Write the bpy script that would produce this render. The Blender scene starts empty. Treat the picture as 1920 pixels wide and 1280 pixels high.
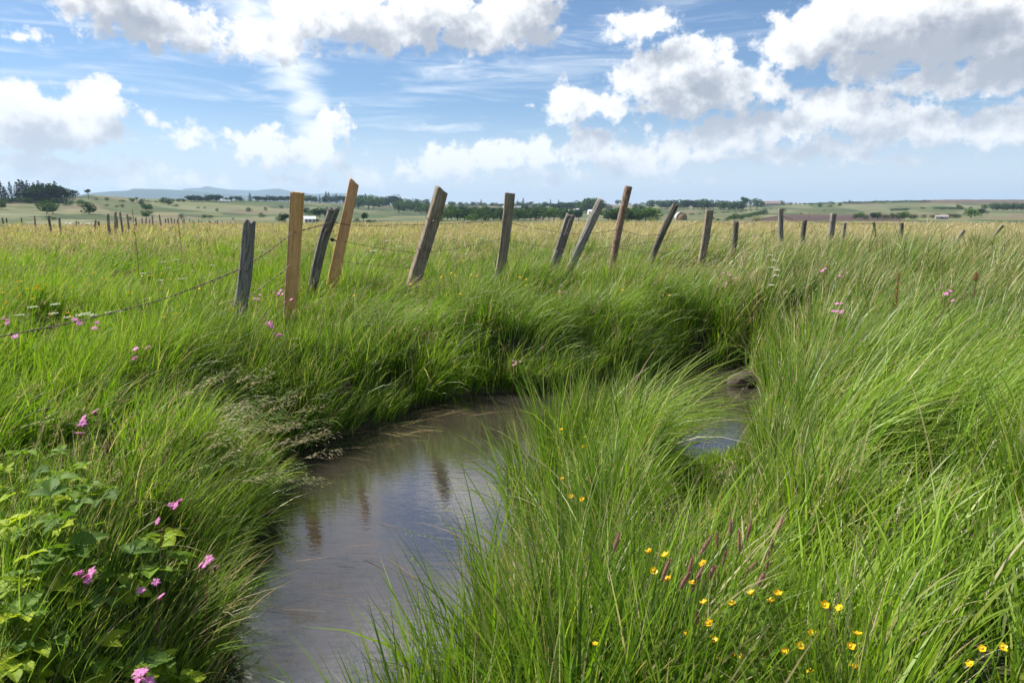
import bpy, bmesh, math, random
import numpy as np
from mathutils import Vector, Matrix, Quaternion

random.seed(7)
RNG = np.random.default_rng(11)
R = math.radians
scene = bpy.context.scene
COL = scene.collection

# ------------------------------------------------------------------ camera
CAMZ, PITCH, FPX = 1.55, R(10.6), 1280.0      # metres above the meadow, down tilt, focal length in photo pixels
cam_d = bpy.data.cameras.new('camera'); cam = bpy.data.objects.new('camera', cam_d); COL.objects.link(cam)
cam.location = (0, 0, CAMZ); cam.rotation_euler = (R(90) - PITCH, 0, 0)
cam_d.sensor_width = 36; cam_d.lens = 24; cam_d.clip_start = 0.05; cam_d.clip_end = 60000
scene.camera = cam

# ------------------------------------------------------------------ light
SUN_AZ, SUN_EL = R(-72), R(50)                 # azimuth measured from +Y towards +X
sd = Vector((math.sin(SUN_AZ) * math.cos(SUN_EL), math.cos(SUN_AZ) * math.cos(SUN_EL), math.sin(SUN_EL)))
sun_d = bpy.data.lights.new('sun', 'SUN'); sun = bpy.data.objects.new('sun', sun_d); COL.objects.link(sun)
sun_d.energy = 5.0; sun_d.angle = R(0.6); sun_d.color = (1.0, 0.95, 0.86)
sun.rotation_euler = sd.to_track_quat('Z', 'Y').to_euler(); sun.location = (-30, 10, 40)
scene.view_settings.view_transform = 'Standard'; scene.view_settings.look = 'None'
scene.view_settings.exposure = 0.84; scene.view_settings.gamma = 1
scene.render.engine = 'CYCLES'
cy = scene.cycles
cy.max_bounces = 6; cy.diffuse_bounces = 3; cy.glossy_bounces = 3; cy.transmission_bounces = 4
cy.transparent_max_bounces = 6; cy.volume_bounces = 0
cy.use_denoising = True
cy.sample_clamp_indirect = 6

def ray(px, py):
    dx, dy = (px - 960) / FPX, (640 - py) / FPX
    return np.array([dx, math.cos(PITCH) + dy * math.sin(PITCH), -math.sin(PITCH) + dy * math.cos(PITCH)])
def at_y(px, py, Y):
    d = ray(px, py); return np.array([0, 0, CAMZ]) + d * (Y / d[1])
def on_z(px, py, z):
    d = ray(px, py); return np.array([0, 0, CAMZ]) + d * ((z - CAMZ) / d[2])
def azel(px, py):
    d = ray(px, py); d = d / np.linalg.norm(d)
    return math.degrees(math.atan2(d[0], d[1])), math.degrees(math.asin(d[2]))

# ------------------------------------------------------------------ node helpers
class NT:
    def __init__(s, nt): s.nt = nt; nt.nodes.clear()
    def n(s, t, props=None, **inp):
        nd = s.nt.nodes.new(t)
        for k, v in (props or {}).items(): setattr(nd, k, v)
        for k, v in inp.items():
            k2 = int(k[1:]) if k[0] == '_' and k[1:].isdigit() else k.replace('_', ' ')
            s.set(nd, k2, v)
        return nd
    def set(s, nd, k, v):
        sock = nd.inputs[k]
        if isinstance(v, bpy.types.NodeSocket): s.nt.links.new(v, sock)
        elif isinstance(v, bpy.types.Node): s.nt.links.new(v.outputs[0], sock)
        else:
            if hasattr(sock.default_value, '__len__') and not hasattr(v, '__len__'): v = (v,) * len(sock.default_value)
            if hasattr(v, '__len__') and len(v) == 3 and len(sock.default_value) == 4: v = tuple(v) + (1,)
            sock.default_value = v
    def m(s, op, a, b=0.0, c=None, clamp=False):
        nd = s.nt.nodes.new('ShaderNodeMath'); nd.operation = op; nd.use_clamp = clamp
        s.set(nd, 0, a); s.set(nd, 1, b)
        if c is not None: s.set(nd, 2, c)
        return nd.outputs[0]
    def v(s, op, a, b=None):
        nd = s.nt.nodes.new('ShaderNodeVectorMath'); nd.operation = op
        s.set(nd, 0, a)
        if b is not None: s.set(nd, 3 if op == 'SCALE' else 1, b)
        return nd.outputs['Value'] if op in ('LENGTH', 'DOT_PRODUCT') else nd.outputs[0]
    def mix(s, f, a, b):
        nd = s.nt.nodes.new('ShaderNodeMix'); nd.data_type = 'RGBA'
        s.set(nd, 'Factor', f)
        for k, v in ((6, a), (7, b)): s.set(nd, k, v)
        return nd.outputs[2]
    def ramp(s, f, stops, interp='LINEAR'):
        nd = s.nt.nodes.new('ShaderNodeValToRGB'); nd.color_ramp.interpolation = interp
        el = nd.color_ramp.elements
        while len(el) < len(stops): el.new(0.5)
        for e, (p, c) in zip(el, stops): e.position = p; e.color = tuple(c) + (1,) if len(c) == 3 else c
        s.set(nd, 0, f); return nd.outputs[0]
    def sstep(s, x, a, b):
        nd = s.nt.nodes.new('ShaderNodeMapRange'); nd.interpolation_type = 'SMOOTHSTEP'
        s.set(nd, 'Value', x); nd.inputs[1].default_value = a; nd.inputs[2].default_value = b
        return nd.outputs[0]
    def noise(s, vec, scale, detail=3, rough=0.5, dist=0.0, out=0):
        nd = s.n('ShaderNodeTexNoise', None, Vector=vec, Scale=scale, Detail=detail, Roughness=rough, Distortion=dist)
        return nd.outputs[out]

# ------------------------------------------------------------------ sky: physical sky with cumulus placed by azimuth and elevation
CLOUDS = [  # photo x, y, half width, half height of each cumulus lobe
 (180,-30,120,60),(270,28,140,56),(370,48,52,36),(500,70,95,45),(640,28,130,55),(740,55,90,42),(800,15,90,60),
 (900,52,88,50),(975,25,70,60),(1010,-20,60,40),
 (15,222,110,68),(95,240,110,55),(188,196,62,44),(198,250,50,36),(30,62,38,10),(300,221,30,11),(352,246,40,24),
 (500,272,78,28),(575,290,78,32),(620,232,36,40),(50,318,115,30),(240,332,105,25),(345,342,85,18),
 (560,342,75,17),(680,325,42,20),(765,318,32,20),(850,308,80,30),(930,294,65,28),(1010,288,66,32),(1115,276,70,38),(1185,298,90,34),
 (1205,50,62,32),(1075,192,60,38),(1150,195,50,26),(1215,140,75,42),(1290,115,75,50),(1300,175,125,48),(1395,160,75,42),
 (1500,75,85,50),(1610,50,125,62),(1740,30,170,70),(1640,105,150,26),(1860,60,120,60),
 (1350,262,115,36),(1460,228,105,36),(1580,190,120,40),(1760,150,140,36),(1900,120,80,50),
 (1630,235,70,36),(1740,228,110,34),(1860,225,100,42),(1300,300,105,24),(1430,296,100,20),(1560,282,100,24),(1690,290,80,14),(1010,330,200,12)]
world = bpy.data.worlds.new("World"); scene.world = world; world.use_nodes = True
world.cycles.sampling_method = 'MANUAL'; world.cycles.sample_map_resolution = 512
W = NT(world.node_tree)
tc = W.n('ShaderNodeTexCoord').outputs['Generated']
xyz = W.n('ShaderNodeSeparateXYZ', None, _0=tc)
az_ = W.m('MULTIPLY', W.m('ARCTAN2', xyz.outputs[0], xyz.outputs[1]), 180 / math.pi)
el_ = W.m('MULTIPLY', W.m('ARCSINE', xyz.outputs[2]), 180 / math.pi)
P0 = W.n('ShaderNodeCombineXYZ', None, X=az_, Y=el_).outputs[0]
def cloud_group():
    g = bpy.data.node_groups.new('cloud_field', 'ShaderNodeTree')
    g.interface.new_socket('P', in_out='INPUT', socket_type='NodeSocketVector')
    g.interface.new_socket('F', in_out='OUTPUT', socket_type='NodeSocketFloat')
    G = NT(g); gi = G.n('NodeGroupInput'); go = G.n('NodeGroupOutput')
    P = gi.outputs[0]
    wn = G.noise(P, 0.22, 3, 0.55, out=1)
    Pw = G.v('ADD', P, G.v('MULTIPLY', G.v('SUBTRACT', wn, (0.5, 0.5, 0.5)), (4.2, 3.0, 0)))
    acc = None; Pk = Pw
    for ci, (cx, cy_, rx, ry) in enumerate(CLOUDS):
        if ci % 7 == 0 and acc is not None:      # evaluate the lobes in batches
            tiny = G.m('MULTIPLY', acc, 1e-9); Pk = G.v('ADD', Pw, tiny)
        a0, e0 = azel(cx, cy_); a1, _ = azel(cx + rx, cy_); _, e1 = azel(cx, cy_ - ry)
        ra, re = abs(a1 - a0) * (1.28 if cx > 1290 else 1.18), abs(e1 - e0) * (1.25 if cx > 1290 else 1.20)
        mp = G.n('ShaderNodeMapping', {'vector_type': 'TEXTURE'}, Vector=Pk, Location=(a0, e0, 0), Scale=(ra, re, 1.0))
        ln = G.v('LENGTH', mp.outputs[0])
        k = min(ra, re) * 0.9
        sdv = G.m('MULTIPLY_ADD', ln, -k, k)
        acc = sdv if acc is None else G.m('SMOOTH_MAX', acc, sdv, 0.35)
    sp = G.n('ShaderNodeSeparateXYZ', None, _0=P)
    # scattered cumulus higher up, mirrored in the stream
    hi = G.noise(G.v('MULTIPLY', P, (0.75, 1.0, 1)), 0.085, 3, 0.5)
    hi = G.m('MULTIPLY_ADD', hi, 16.0, -6.9); hi = G.m('SUBTRACT', hi, G.m('MULTIPLY', G.sstep(sp.outputs[1], 36.0, 52.0), 5.0))
    wgt = G.sstep(sp.outputs[1], 17.5, 21.0)
    sel = G.n('ShaderNodeMix', None); G.set(sel, 0, wgt); G.set(sel, 2, acc); G.set(sel, 3, hi)
    base = sel.outputs[0]
    n1 = G.noise(P, 0.66, 10, 0.63)
    n2 = G.n('ShaderNodeTexVoronoi', {'feature': 'SMOOTH_F1'}, Vector=P, Scale=1.1, Smoothness=0.4)
    puff = G.m('MULTIPLY', n2.outputs[0], -0.55)
    f = G.m('ADD', base, G.m('MULTIPLY_ADD', n1, 3.8, -1.85))
    f = G.m('ADD', f, G.m('ADD', puff, 0.25))
    G.nt.links.new(f, go.inputs[0])
    return g
cg = cloud_group()
def cfield(P):
    nd = W.nt.nodes.new('ShaderNodeGroup'); nd.node_tree = cg; W.set(nd, 0, P); return nd.outputs[0]
F0 = cfield(P0)
F1 = cfield(W.v('ADD', W.v('ADD', P0, (-1.5, 2.3, 0)), W.m('MULTIPLY', F0, 1e-9)))
sky = W.n('ShaderNodeTexSky', {'sky_type': 'NISHITA', 'sun_disc': False, 'sun_elevation': SUN_EL, 'sun_rotation': SUN_AZ,
                               'altitude': 900, 'air_density': 1.0, 'dust_density': 1.2, 'ozone_density': 1.6})
skc = W.v('MULTIPLY', W.v('SCALE', sky.outputs[0], 0.098), (0.72, 0.90, 1.06))
# thin streaks of high cloud
cir = W.noise(W.v('MULTIPLY', P0, (0.06, 0.55, 1)), 1.3, 6, 0.6, 0.6)
cir = W.m('MULTIPLY', W.sstep(cir, 0.46, 0.78), 0.62)
lowm = W.m('SUBTRACT', 1.0, W.sstep(el_, 0.0, 9.0))
veil = None
for cx, cy_, rx, ry in [(470, 20, 90, 60), (510, 80, 85, 60), (550, 140, 75, 50), (575, 195, 55, 45), (585, 245, 60, 30), (900, 130, 260, 40), (1150, 60, 120, 50), (330, 260, 260, 24), (820, 240, 260, 22)]:
    a0, e0 = azel(cx, cy_); a1, _ = azel(cx + rx, cy_); _, e1 = azel(cx, cy_ - ry); a_ = 1.0 if cx < 600 and cy_ < 250 and rx < 100 else 0.45
    mp = W.n('ShaderNodeMapping', {'vector_type': 'TEXTURE'}, Vector=P0 if veil is None else W.v('ADD', P0, W.m('MULTIPLY', veil, 1e-9)), Location=(a0, e0, 0), Scale=(abs(a1 - a0) * 1.3, abs(e1 - e0) * 1.3, 1))
    t_ = W.m('MULTIPLY', W.m('SUBTRACT', 1.0, W.v('LENGTH', mp.outputs[0]), clamp=True), a_); veil = t_ if veil is None else W.m('MAXIMUM', veil, t_)
vn = W.noise(W.v('MULTIPLY', P0, (0.22, 0.9, 1)), 1.0, 7, 0.62, 0.8)
veil = W.sstep(W.m('ADD', W.m('MULTIPLY', veil, 1.0), W.m('MULTIPLY_ADD', vn, 1.3, -0.78)), 0.0, 0.75)
cir = W.m('MAXIMUM', cir, veil)
cir = W.m('MAXIMUM', cir, W.m('MULTIPLY', lowm, 0.80))
skc = W.mix(cir, skc, W.mix(lowm, (0.84, 0.89, 0.95, 1), (0.80, 0.83, 0.88, 1)))
alpha = W.sstep(F0, -0.05, 0.70)
hazef = W.sstep(el_, 1.5, 9.0)
shade = W.m('ADD', W.m('MULTIPLY', W.sstep(F1, -0.5, 1.7), 0.82), W.m('MULTIPLY', W.sstep(F0, 1.0, 4.0), 0.30), clamp=True)
dark = W.mix(hazef, (0.50, 0.55, 0.63, 1), (0.29, 0.32, 0.39, 1))
ccol = W.mix(shade, (0.93, 0.93, 0.93, 1), dark)
fin = W.mix(alpha, skc, ccol)
bg = W.n('ShaderNodeBackground', None, Color=fin, Strength=0.70)
wo = W.n('ShaderNodeOutputWorld'); W.nt.links.new(bg.outputs[0], wo.inputs[0])

# ------------------------------------------------------------------ numpy helpers
def hsh(ix, iy, s=0):
    h = (ix.astype(np.int64) * 374761393 + iy.astype(np.int64) * 668265263 + s * 974634777) & 0xFFFFFFFF
    h = ((h ^ (h >> 13)) * 1274126177) & 0xFFFFFFFF
    return ((h ^ (h >> 16)) & 0xFFFF) / 65535.0
def vnoise(x, y, s=0):
    x = np.asarray(x, float); y = np.asarray(y, float)
    ix, iy = np.floor(x), np.floor(y); fx, fy = x - ix, y - iy
    fx = fx * fx * (3 - 2 * fx); fy = fy * fy * (3 - 2 * fy)
    a, b = hsh(ix, iy, s), hsh(ix + 1, iy, s); c, d = hsh(ix, iy + 1, s), hsh(ix + 1, iy + 1, s)
    return a + (b - a) * fx + (c - a) * fy + (a - b - c + d) * fx * fy
def fbm(x, y, o=4, s=0):
    t, a, n = 0, 0.5, 0
    for i in range(o): t = t + a * vnoise(np.asarray(x) * 2 ** i, np.asarray(y) * 2 ** i, s + i); n += a; a *= 0.5
    return t / n
def smooth(x, a, b):
    t = np.clip((np.asarray(x, float) - a) / (b - a), 0, 1); return t * t * (3 - 2 * t)

# ------------------------------------------------------------------ the lie of the land
WZ = -0.55
wp = [(880,1290),(905,1150),(950,1050),(985,985),(1005,925),(1080,890),(1200,880),(1300,884),(1390,855),(1440,800),(1440,715),(1390,686),
      (1280,690),(1150,712),(1000,733),(860,738),(760,768),(690,800),(580,832),(500,866),(462,900),(478,960),(450,1020),(420,1100),(400,1180),(390,1290)]
WPOLY = [tuple(on_z(x, y, WZ)[:2]) for x, y in wp]
WPOLY += [(-1.35, 1.6), (-1.6, -0.5), (-1.8, -4.0), (-0.9, -4.0), (-0.75, -0.3), (-0.45, 1.5)]
WP = np.array(WPOLY)
def water_sd(x, y):
    x = np.asarray(x, float); y = np.asarray(y, float)
    d2 = np.full(x.shape, 1e9); inside = np.zeros(x.shape, bool)
    n = len(WP)
    for i in range(n):
        ax, ay = WP[i]; bx, by = WP[(i + 1) % n]
        ex, ey = bx - ax, by - ay
        t = np.clip(((x - ax) * ex + (y - ay) * ey) / (ex * ex + ey * ey), 0, 1)
        d2 = np.minimum(d2, (x - ax - t * ex) ** 2 + (y - ay - t * ey) ** 2)
        c = ((ay > y) != (by > y)) & (x < ex * (y - ay) / (ey if abs(ey) > 1e-9 else 1e-9) + ax)
        inside ^= c
    d = np.sqrt(d2); return np.where(inside, -d, d)
SKY_PX = [-400, 0, 130, 200, 300, 480, 600, 700, 850, 1000, 1150, 1300, 1450, 1600, 1750, 1920, 2300]
SKY_Y  = [384, 379, 378, 371, 376, 378, 380, 385, 383, 382, 384, 386, 384, 380.5, 378.5, 380, 380]
SKY_R  = [780, 780, 800, 860, 1050, 1200, 1250, 1600, 1900, 2000, 1900, 1600, 1650, 1800, 2000, 2100, 2100]
AZT = [math.degrees(math.atan((p - 960) / FPX / math.cos(PITCH))) for p in SKY_PX]
def ridge(az, px, py):
    a = [math.degrees(math.atan((p - 960) / FPX / math.cos(PITCH))) for p in px]
    return np.interp(az, a, [400 - v for v in py], left=-30, right=-30)
RA = ([120,170,200,240,265,280,330,370,420,480,540,600,700,800,900], [382,373,369,365,364,360.5,361,362.5,366,370,374,376,380,386,396])
RB = ([300,350,372,400,411,425,450,500,520,540,560,600,640,675,700,730,755,775,800,860,940], [378,368,359,357.5,354.5,357,360,361,358.5,357,361,366,364,365,371,376,374,379,383,388,398])
def ground(x, y):
    x = np.atleast_1d(np.asarray(x, float)); y = np.atleast_1d(np.asarray(y, float))
    r = np.hypot(x, y); az = np.degrees(np.arctan2(x, y))
    z = 0.12 * (fbm(x / 3.1, y / 3.1, 3, 3) - 0.5) + 0.22 * (fbm(x / 0.8, y / 0.8, 2, 13) - 0.5) * (1 - smooth(np.hypot(x, y), 30, 60))
    z = z + 0.16 * smooth(y, 8.2, 10.0) * smooth(x, -4.5, -2.5) * (1 - smooth(y, 15, 30))
    z = z + 0.10 * smooth(x, 3.0, 5.0) * smooth(y, 3, 6) * (1 - smooth(y, 15, 30))
    near = r < 16
    if near.any():
        d = water_sd(x[near], y[near])
        xn, yn = x[near], y[near]
        wob = 0.12 * (fbm(xn * 2.2, yn * 2.2, 3, 5) - 0.5)
        pen = np.exp(-(((xn - 0.95) / 0.95) ** 2 + ((yn - 4.75) / 1.0) ** 2))       # low spit between the two pools
        wid = 0.62 + 0.9 * pen
        prof = smooth(d + wob, -0.02, 0.62 + 0.9 * pen)
        pgg = smooth(xn / np.maximum(yn, .5), .22, .29) * (1 - smooth(xn / np.maximum(yn, .5), .36, .42)) * smooth(yn, 3.3, 4.2) * (1 - smooth(yn, 6.4, 7.2))
        top = z[near] - 0.24 * pen - .18 * pgg
        zz = WZ + 0.03 + (top - WZ - 0.03) * prof
        zz = np.where(d < 0.03, WZ + 0.03 - 0.4 * smooth(-d, -0.03, 0.35), zz)
        z[near] = zz
    # beyond the meadow: a shallow valley, then farmland rising to the skyline
    rt = np.interp(az, AZT, SKY_R); us = 400 - np.interp(az, AZT, SKY_Y)
    t = np.clip((r - 400) / (rt - 400), 0, 1)
    u = -19 + (us + 19) * (t ** 0.72)
    und = (fbm(x / 170, y / 120, 3, 9) - 0.5) * 5.5 * np.sin(np.pi * np.clip(t, 0, 1)) * smooth(r, 420, 600)
    zf = CAMZ + (u + und) * r / FPX
    over = r > rt
    zt = CAMZ + us * rt / FPX
    zf = np.where(over, zt - (r - rt) * 0.035, zf)
    vz = -1.2 - 6.5 * smooth(r, 105, 200)
    zv = vz + (CAMZ - 19 * 400 / FPX - vz) * smooth(r, 250, 400)
    far = np.where(r > 400, zf, zv)
    z = z + (far - z) * smooth(r, 84, 128)
    ra = ridge(az, *RA); rb = ridge(az, *RB)
    za = (ra + (fbm(x / 700, y / 700, 3, 31) - .5) * 2) * 9000 / FPX; zb = (rb) * 13000 / FPX
    ga = np.exp(-((r - 9000) / 1300) ** 2); gb = np.exp(-((r - 13000) / 1500) ** 2)
    low = np.maximum(z, -60)
    z = np.where(r > 4000, np.maximum(np.maximum(low + (za - low) * ga, low + (zb - low) * gb), low), z)
    return z
def gz(x, y): return float(ground(x, y)[0])
def hit(px, py, h=0.0, y0=1.2, y1=9000):
    """first point along the ray through a photo pixel that is h above the ground"""
    Y = np.exp(np.linspace(math.log(y0), math.log(y1), 1400)); d = ray(px, py)
    P = np.outer(Y / d[1], d) + np.array([0, 0, CAMZ])
    g = P[:, 2] - ground(P[:, 0], P[:, 1]) - h
    k = np.where(g < 0)[0]
    if len(k) == 0: k = [int(np.argmin(g))]
    return P[k[0]]

# ------------------------------------------------------------------ object helpers
def put(o, parent=None):
    COL.objects.link(o)
    if parent is not None: o.parent = parent
    return o
def tag(o, label=None, cat=None, group=None, kind=None):
    if label: o['label'] = label
    if cat: o['category'] = cat
    if group: o['group'] = group
    if kind: o['kind'] = kind
    return o
def empty(name, loc, label=None, cat=None, group=None):
    o = bpy.data.objects.new(name, None); o.empty_display_size = 0.1; o.location = loc; put(o); tag(o, label, cat, group); return o
def meshobj(name, verts, faces, mat, parent=None, smooth_=True, cols=None):
    me = bpy.data.meshes.new(name); me.from_pydata([tuple(v) for v in verts], [], faces)
    if smooth_: me.shade_smooth()
    if cols is not None:
        at = me.color_attributes.new('col', 'FLOAT_COLOR', 'POINT')
        c = np.ones((len(verts), 4), np.float32); c[:, :3] = cols; at.data.foreach_set('color', c.ravel())
    me.materials.append(mat)
    o = bpy.data.objects.new(name, me); put(o, parent); return o
def bigmesh(name, V, tris, quads, cols, mat, parent=None):
    """mesh from numpy arrays, with a colour per vertex"""
    me = bpy.data.meshes.new(name)
    nt_, nq = (0 if tris is None else len(tris)), (0 if quads is None else len(quads))
    me.vertices.add(len(V)); me.vertices.foreach_set('co', V.astype(np.float32).ravel())
    idx = []; st = []; off = 0
    if nq: idx.append(quads.ravel()); st.append(np.arange(nq) * 4); off = nq * 4
    if nt_: idx.append(tris.ravel()); st.append(off + np.arange(nt_) * 3)
    idx = np.concatenate(idx).astype(np.int32); st = np.concatenate(st).astype(np.int32)
    me.loops.add(len(idx)); me.loops.foreach_set('vertex_index', idx)
    me.polygons.add(nt_ + nq); me.polygons.foreach_set('loop_start', st)
    me.update(calc_edges=True)
    me.shade_smooth()
    if cols is not None:
        at = me.color_attributes.new('col', 'FLOAT_COLOR', 'POINT')
        c = np.ones((len(V), 4), np.float32); c[:, :3] = cols; at.data.foreach_set('color', c.ravel())
    me.materials.append(mat)
    o = bpy.data.objects.new(name, me); put(o, parent); return o
ORD = ['first', 'second', 'third', 'fourth', 'fifth', 'sixth', 'seventh', 'eighth', 'ninth', 'tenth', 'eleventh', 'twelfth', 'thirteenth',
       'fourteenth', 'fifteenth', 'sixteenth', 'seventeenth', 'eighteenth', 'nineteenth', 'twentieth', 'twenty-first', 'twenty-second',
       'twenty-third', 'twenty-fourth', 'twenty-fifth', 'twenty-sixth', 'twenty-seventh', 'twenty-eighth', 'twenty-ninth', 'thirtieth',
       'thirty-first', 'thirty-second', 'thirty-third', 'thirty-fourth', 'thirty-fifth', 'thirty-sixth', 'thirty-seventh', 'thirty-eighth', 'thirty-ninth', 'fortieth']

# ------------------------------------------------------------------ materials
def newmat(name):
    m = bpy.data.materials.new(name); m.use_nodes = True; return m, NT(m.node_tree)
def finish(N, shader, disp=None):
    out = N.n('ShaderNodeOutputMaterial'); N.nt.links.new(shader, out.inputs['Surface'])
def leafmat(name, color=None, rough=0.5, trans=0.42, spec=0.35, tint=(1.15, 1.25, 0.55), vary=0.25, vscale=9):
    m, N = newmat(name)
    base = N.n('ShaderNodeVertexColor', {'layer_name': 'col'}).outputs[0] if color is None else None
    geo = N.n('ShaderNodeNewGeometry')
    nz = N.noise(geo.outputs['Position'], vscale, 3, 0.6)
    if base is None:
        base = N.n('ShaderNodeRGB').outputs[0]; base.default_value = tuple(color) + (1,)
    c = N.v('SCALE', base, N.m('MULTIPLY_ADD', nz, 2 * vary, 1 - vary))
    p = N.n('ShaderNodeBsdfPrincipled', None, Base_Color=c, Roughness=rough)
    p.inputs['Specular IOR Level'].default_value = spec
    t = N.n('ShaderNodeBsdfTranslucent', None, Color=N.v('MULTIPLY', c, tint))
    mx = N.n('ShaderNodeMixShader', None, _0=trans, _1=p.outputs[0], _2=t.outputs[0])
    finish(N, mx.outputs[0]); return m
def plain(name, color, rough=0.7, nscale=20, vary=0.3, metal=0, bump=0.0, detail=4):
    m, N = newmat(name)
    tcn = N.n('ShaderNodeTexCoord').outputs['Object']
    nz = N.noise(tcn, nscale, detail, 0.6)
    c = N.v('SCALE', N_rgb(N, color), N.m('MULTIPLY_ADD', nz, 2 * vary, 1 - vary))
    p = N.n('ShaderNodeBsdfPrincipled', None, Base_Color=c, Roughness=rough, Metallic=metal)
    if bump:
        b = N.n('ShaderNodeBump', None, Height=nz, Strength=bump, Distance=0.01); N.nt.links.new(b.outputs[0], p.inputs['Normal'])
    finish(N, p.outputs[0]); return m
def N_rgb(N, c):
    o = N.n('ShaderNodeRGB').outputs[0]; o.default_value = tuple(c) + (1,); return o

M_grass = leafmat('grass_blade', None, 0.42, 0.45, 0.4)
M_seed = leafmat('grass_seed', None, 0.7, 0.35, 0.15, (1.1, 1.0, 0.8))
M_petal_y = leafmat('yellow_petal', (0.85, 0.52, 0.01), 0.35, 0.3, 0.4, (1, .9, .3), 0.1, 200)
M_petal_p = leafmat('pink_petal', (0.80, 0.30, 0.60), 0.5, 0.35, 0.2, (1, .8, 1), 0.2, 200)
M_petal_w = leafmat('white_petal', (0.78, 0.80, 0.66), 0.6, 0.3, 0.2, (1, 1, .8), 0.15, 200)
M_bedstraw = leafmat('yellow_green_floret', (0.62, 0.62, 0.06), 0.6, 0.3, 0.2, (1, 1, .4), 0.2, 120)
M_stem = leafmat('green_stem', (0.10, 0.17, 0.035), 0.5, 0.15, 0.3)
M_redstem = leafmat('reddish_stem', (0.20, 0.085, 0.05), 0.5, 0.15, 0.3, (1, .6, .4))
M_bramble = None

# ------------------------------------------------------------------ ground sheet, water, haze
def build_ground():
    rr = np.concatenate([[0.25], np.exp(np.arange(math.log(0.4), math.log(17000), 0.0125))])
    a_front = np.arange(-46, 46.01, 0.22); a_rest = np.arange(49, 312, 3.0)
    aa = np.radians(np.concatenate([a_front, a_rest])); na, nr = len(aa), len(rr)
    Rg, Ag = np.meshgrid(rr, aa, indexing='ij')
    X, Y = Rg * np.sin(Ag), Rg * np.cos(Ag)
    Z = ground(X.ravel(), Y.ravel())
    Vv = np.stack([X.ravel(), Y.ravel(), Z], 1)
    i = np.arange(nr - 1)[:, None] * na; j = np.arange(na)[None, :]; j2 = (j + 1) % na
    q = np.stack([i + j, i + na + j, i + na + j2, i + j2], -1).reshape(-1, 4)[:, ::-1]
    Vv = np.vstack([Vv, [[0, 0, float(Z[0])]]]); c = len(Vv) - 1
    tr = np.stack([np.arange(na), (np.arange(na) + 1) % na, np.full(na, c)], 1)[:, ::-1]
    # colours of soil, meadow and far fields
    x, y = Vv[:, 0], Vv[:, 1]; r = np.hypot(x, y)
    soil = np.array([0.045, 0.035, 0.022]); turf = np.array([0.075, 0.11, 0.03]); straw = np.array([0.26, 0.24, 0.10])
    cN = turf + (soil - turf) * np.clip(1.5 - fbm(x * 1.3, y * 1.3, 3, 41)[:, None] * 1.6, 0.35, 1)
    cN = cN + (straw - cN) * smooth(r, 16, 45)[:, None]
    rg = np.random.default_rng(4)
    sx = rg.uniform(-1.0, 1.0, 900) ; sr = np.exp(rg.uniform(math.log(130), math.log(3200), 900))
    pal = np.array([(0.165, .16, .08), (0.10, .125, .052), (0.235, .205, .115), (0.14, .145, .068), (0.22, .165, .11), (0.185, .18, .09), (.12, .14, .06), (0.21, 0.20, 0.115), (.09, .105, .055)])
    pc = pal[rg.integers(0, len(pal), 900)] * np.array((.66, .74, .70))
    far = r > 60
    la = np.degrees(np.arctan2(x[far], y[far])) / 40; lr = np.log(r[far]) + 0.05 * (fbm(x[far] / 60, y[far] / 60, 2, 17) - .5) + 0.05 * np.sin(la * 9)
    best = np.full(far.sum(), 1e9); bi = np.zeros(far.sum(), int)
    for k in range(900):
        dd = (la - sx[k]) ** 2 * 6 + ((lr - math.log(sr[k])) * 1.6) ** 2
        mm = dd < best; best[mm] = dd[mm]; bi[mm] = k
    cF = pc[bi] * (0.55 + 0.9 * fbm(x[far] / 45, y[far] / 14, 5, 77))[:, None]
    # ploughed field and the brown crest at the right
    px = 960 + FPX * math.cos(PITCH) * np.tan(np.arctan2(x[far], y[far])); py = 400 - (Vv[far, 2] - CAMZ) * FPX / np.maximum(r[far] * np.cos(np.arctan2(x[far], y[far])), 1)
    pl = (px > 1395 + (412 - py) * 5.5) & (px < 1665) & (py > 402.0) & (py < 413) & (r[far] < 1000) & (r[far] > 150)
    cF[pl] = np.array((0.080, 0.052, 0.048)) * (0.8 + 0.4 * fbm(x[far][pl] / 3, y[far][pl] / 20, 2, 5))[:, None]
    crest = (px > 1690) & (px < 2100) & (py < 381.6) & (r[far] < 2500) & (r[far] > 900)
    cF[crest] = (0.11, 0.08, 0.06)
    hill = r[far] > 4500
    cF[hill] = np.array((0.045, 0.07, 0.05)) * (0.75 + 0.5 * fbm(x[far][hill] / 500, y[far][hill] / 500, 3, 8))[:, None]
    C = cN.copy(); w = smooth(r[far], 78, 105)[:, None]; C[far] = cN[far] * (1 - w) + cF * w
    m, N = newmat('ground')
    vc = N.n('ShaderNodeVertexColor', {'layer_name': 'col'}).outputs[0]
    geo = N.n('ShaderNodeNewGeometry').outputs['Position']
    nz = N.noise(geo, 14, 6, 0.65); nf = N.noise(geo, 0.12, 5, 0.65)
    c2 = N.v('SCALE', vc, N.m('MULTIPLY', N.m('MULTIPLY_ADD', nz, 0.9, 0.55), N.m('MULTIPLY_ADD', nf, 0.7, 0.65)))
    p = N.n('ShaderNodeBsdfPrincipled', None, Base_Color=c2, Roughness=0.95)
    p.inputs['Specular IOR Level'].default_value = 0.1
    b = N.n('ShaderNodeBump', None, Height=nz, Strength=0.8, Distance=0.03); N.nt.links.new(b.outputs[0], p.inputs['Normal'])
    finish(N, p.outputs[0])
    o = bigmesh('ground', Vv, tr, q, C, m); tag(o, kind='structure')
build_ground()

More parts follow.
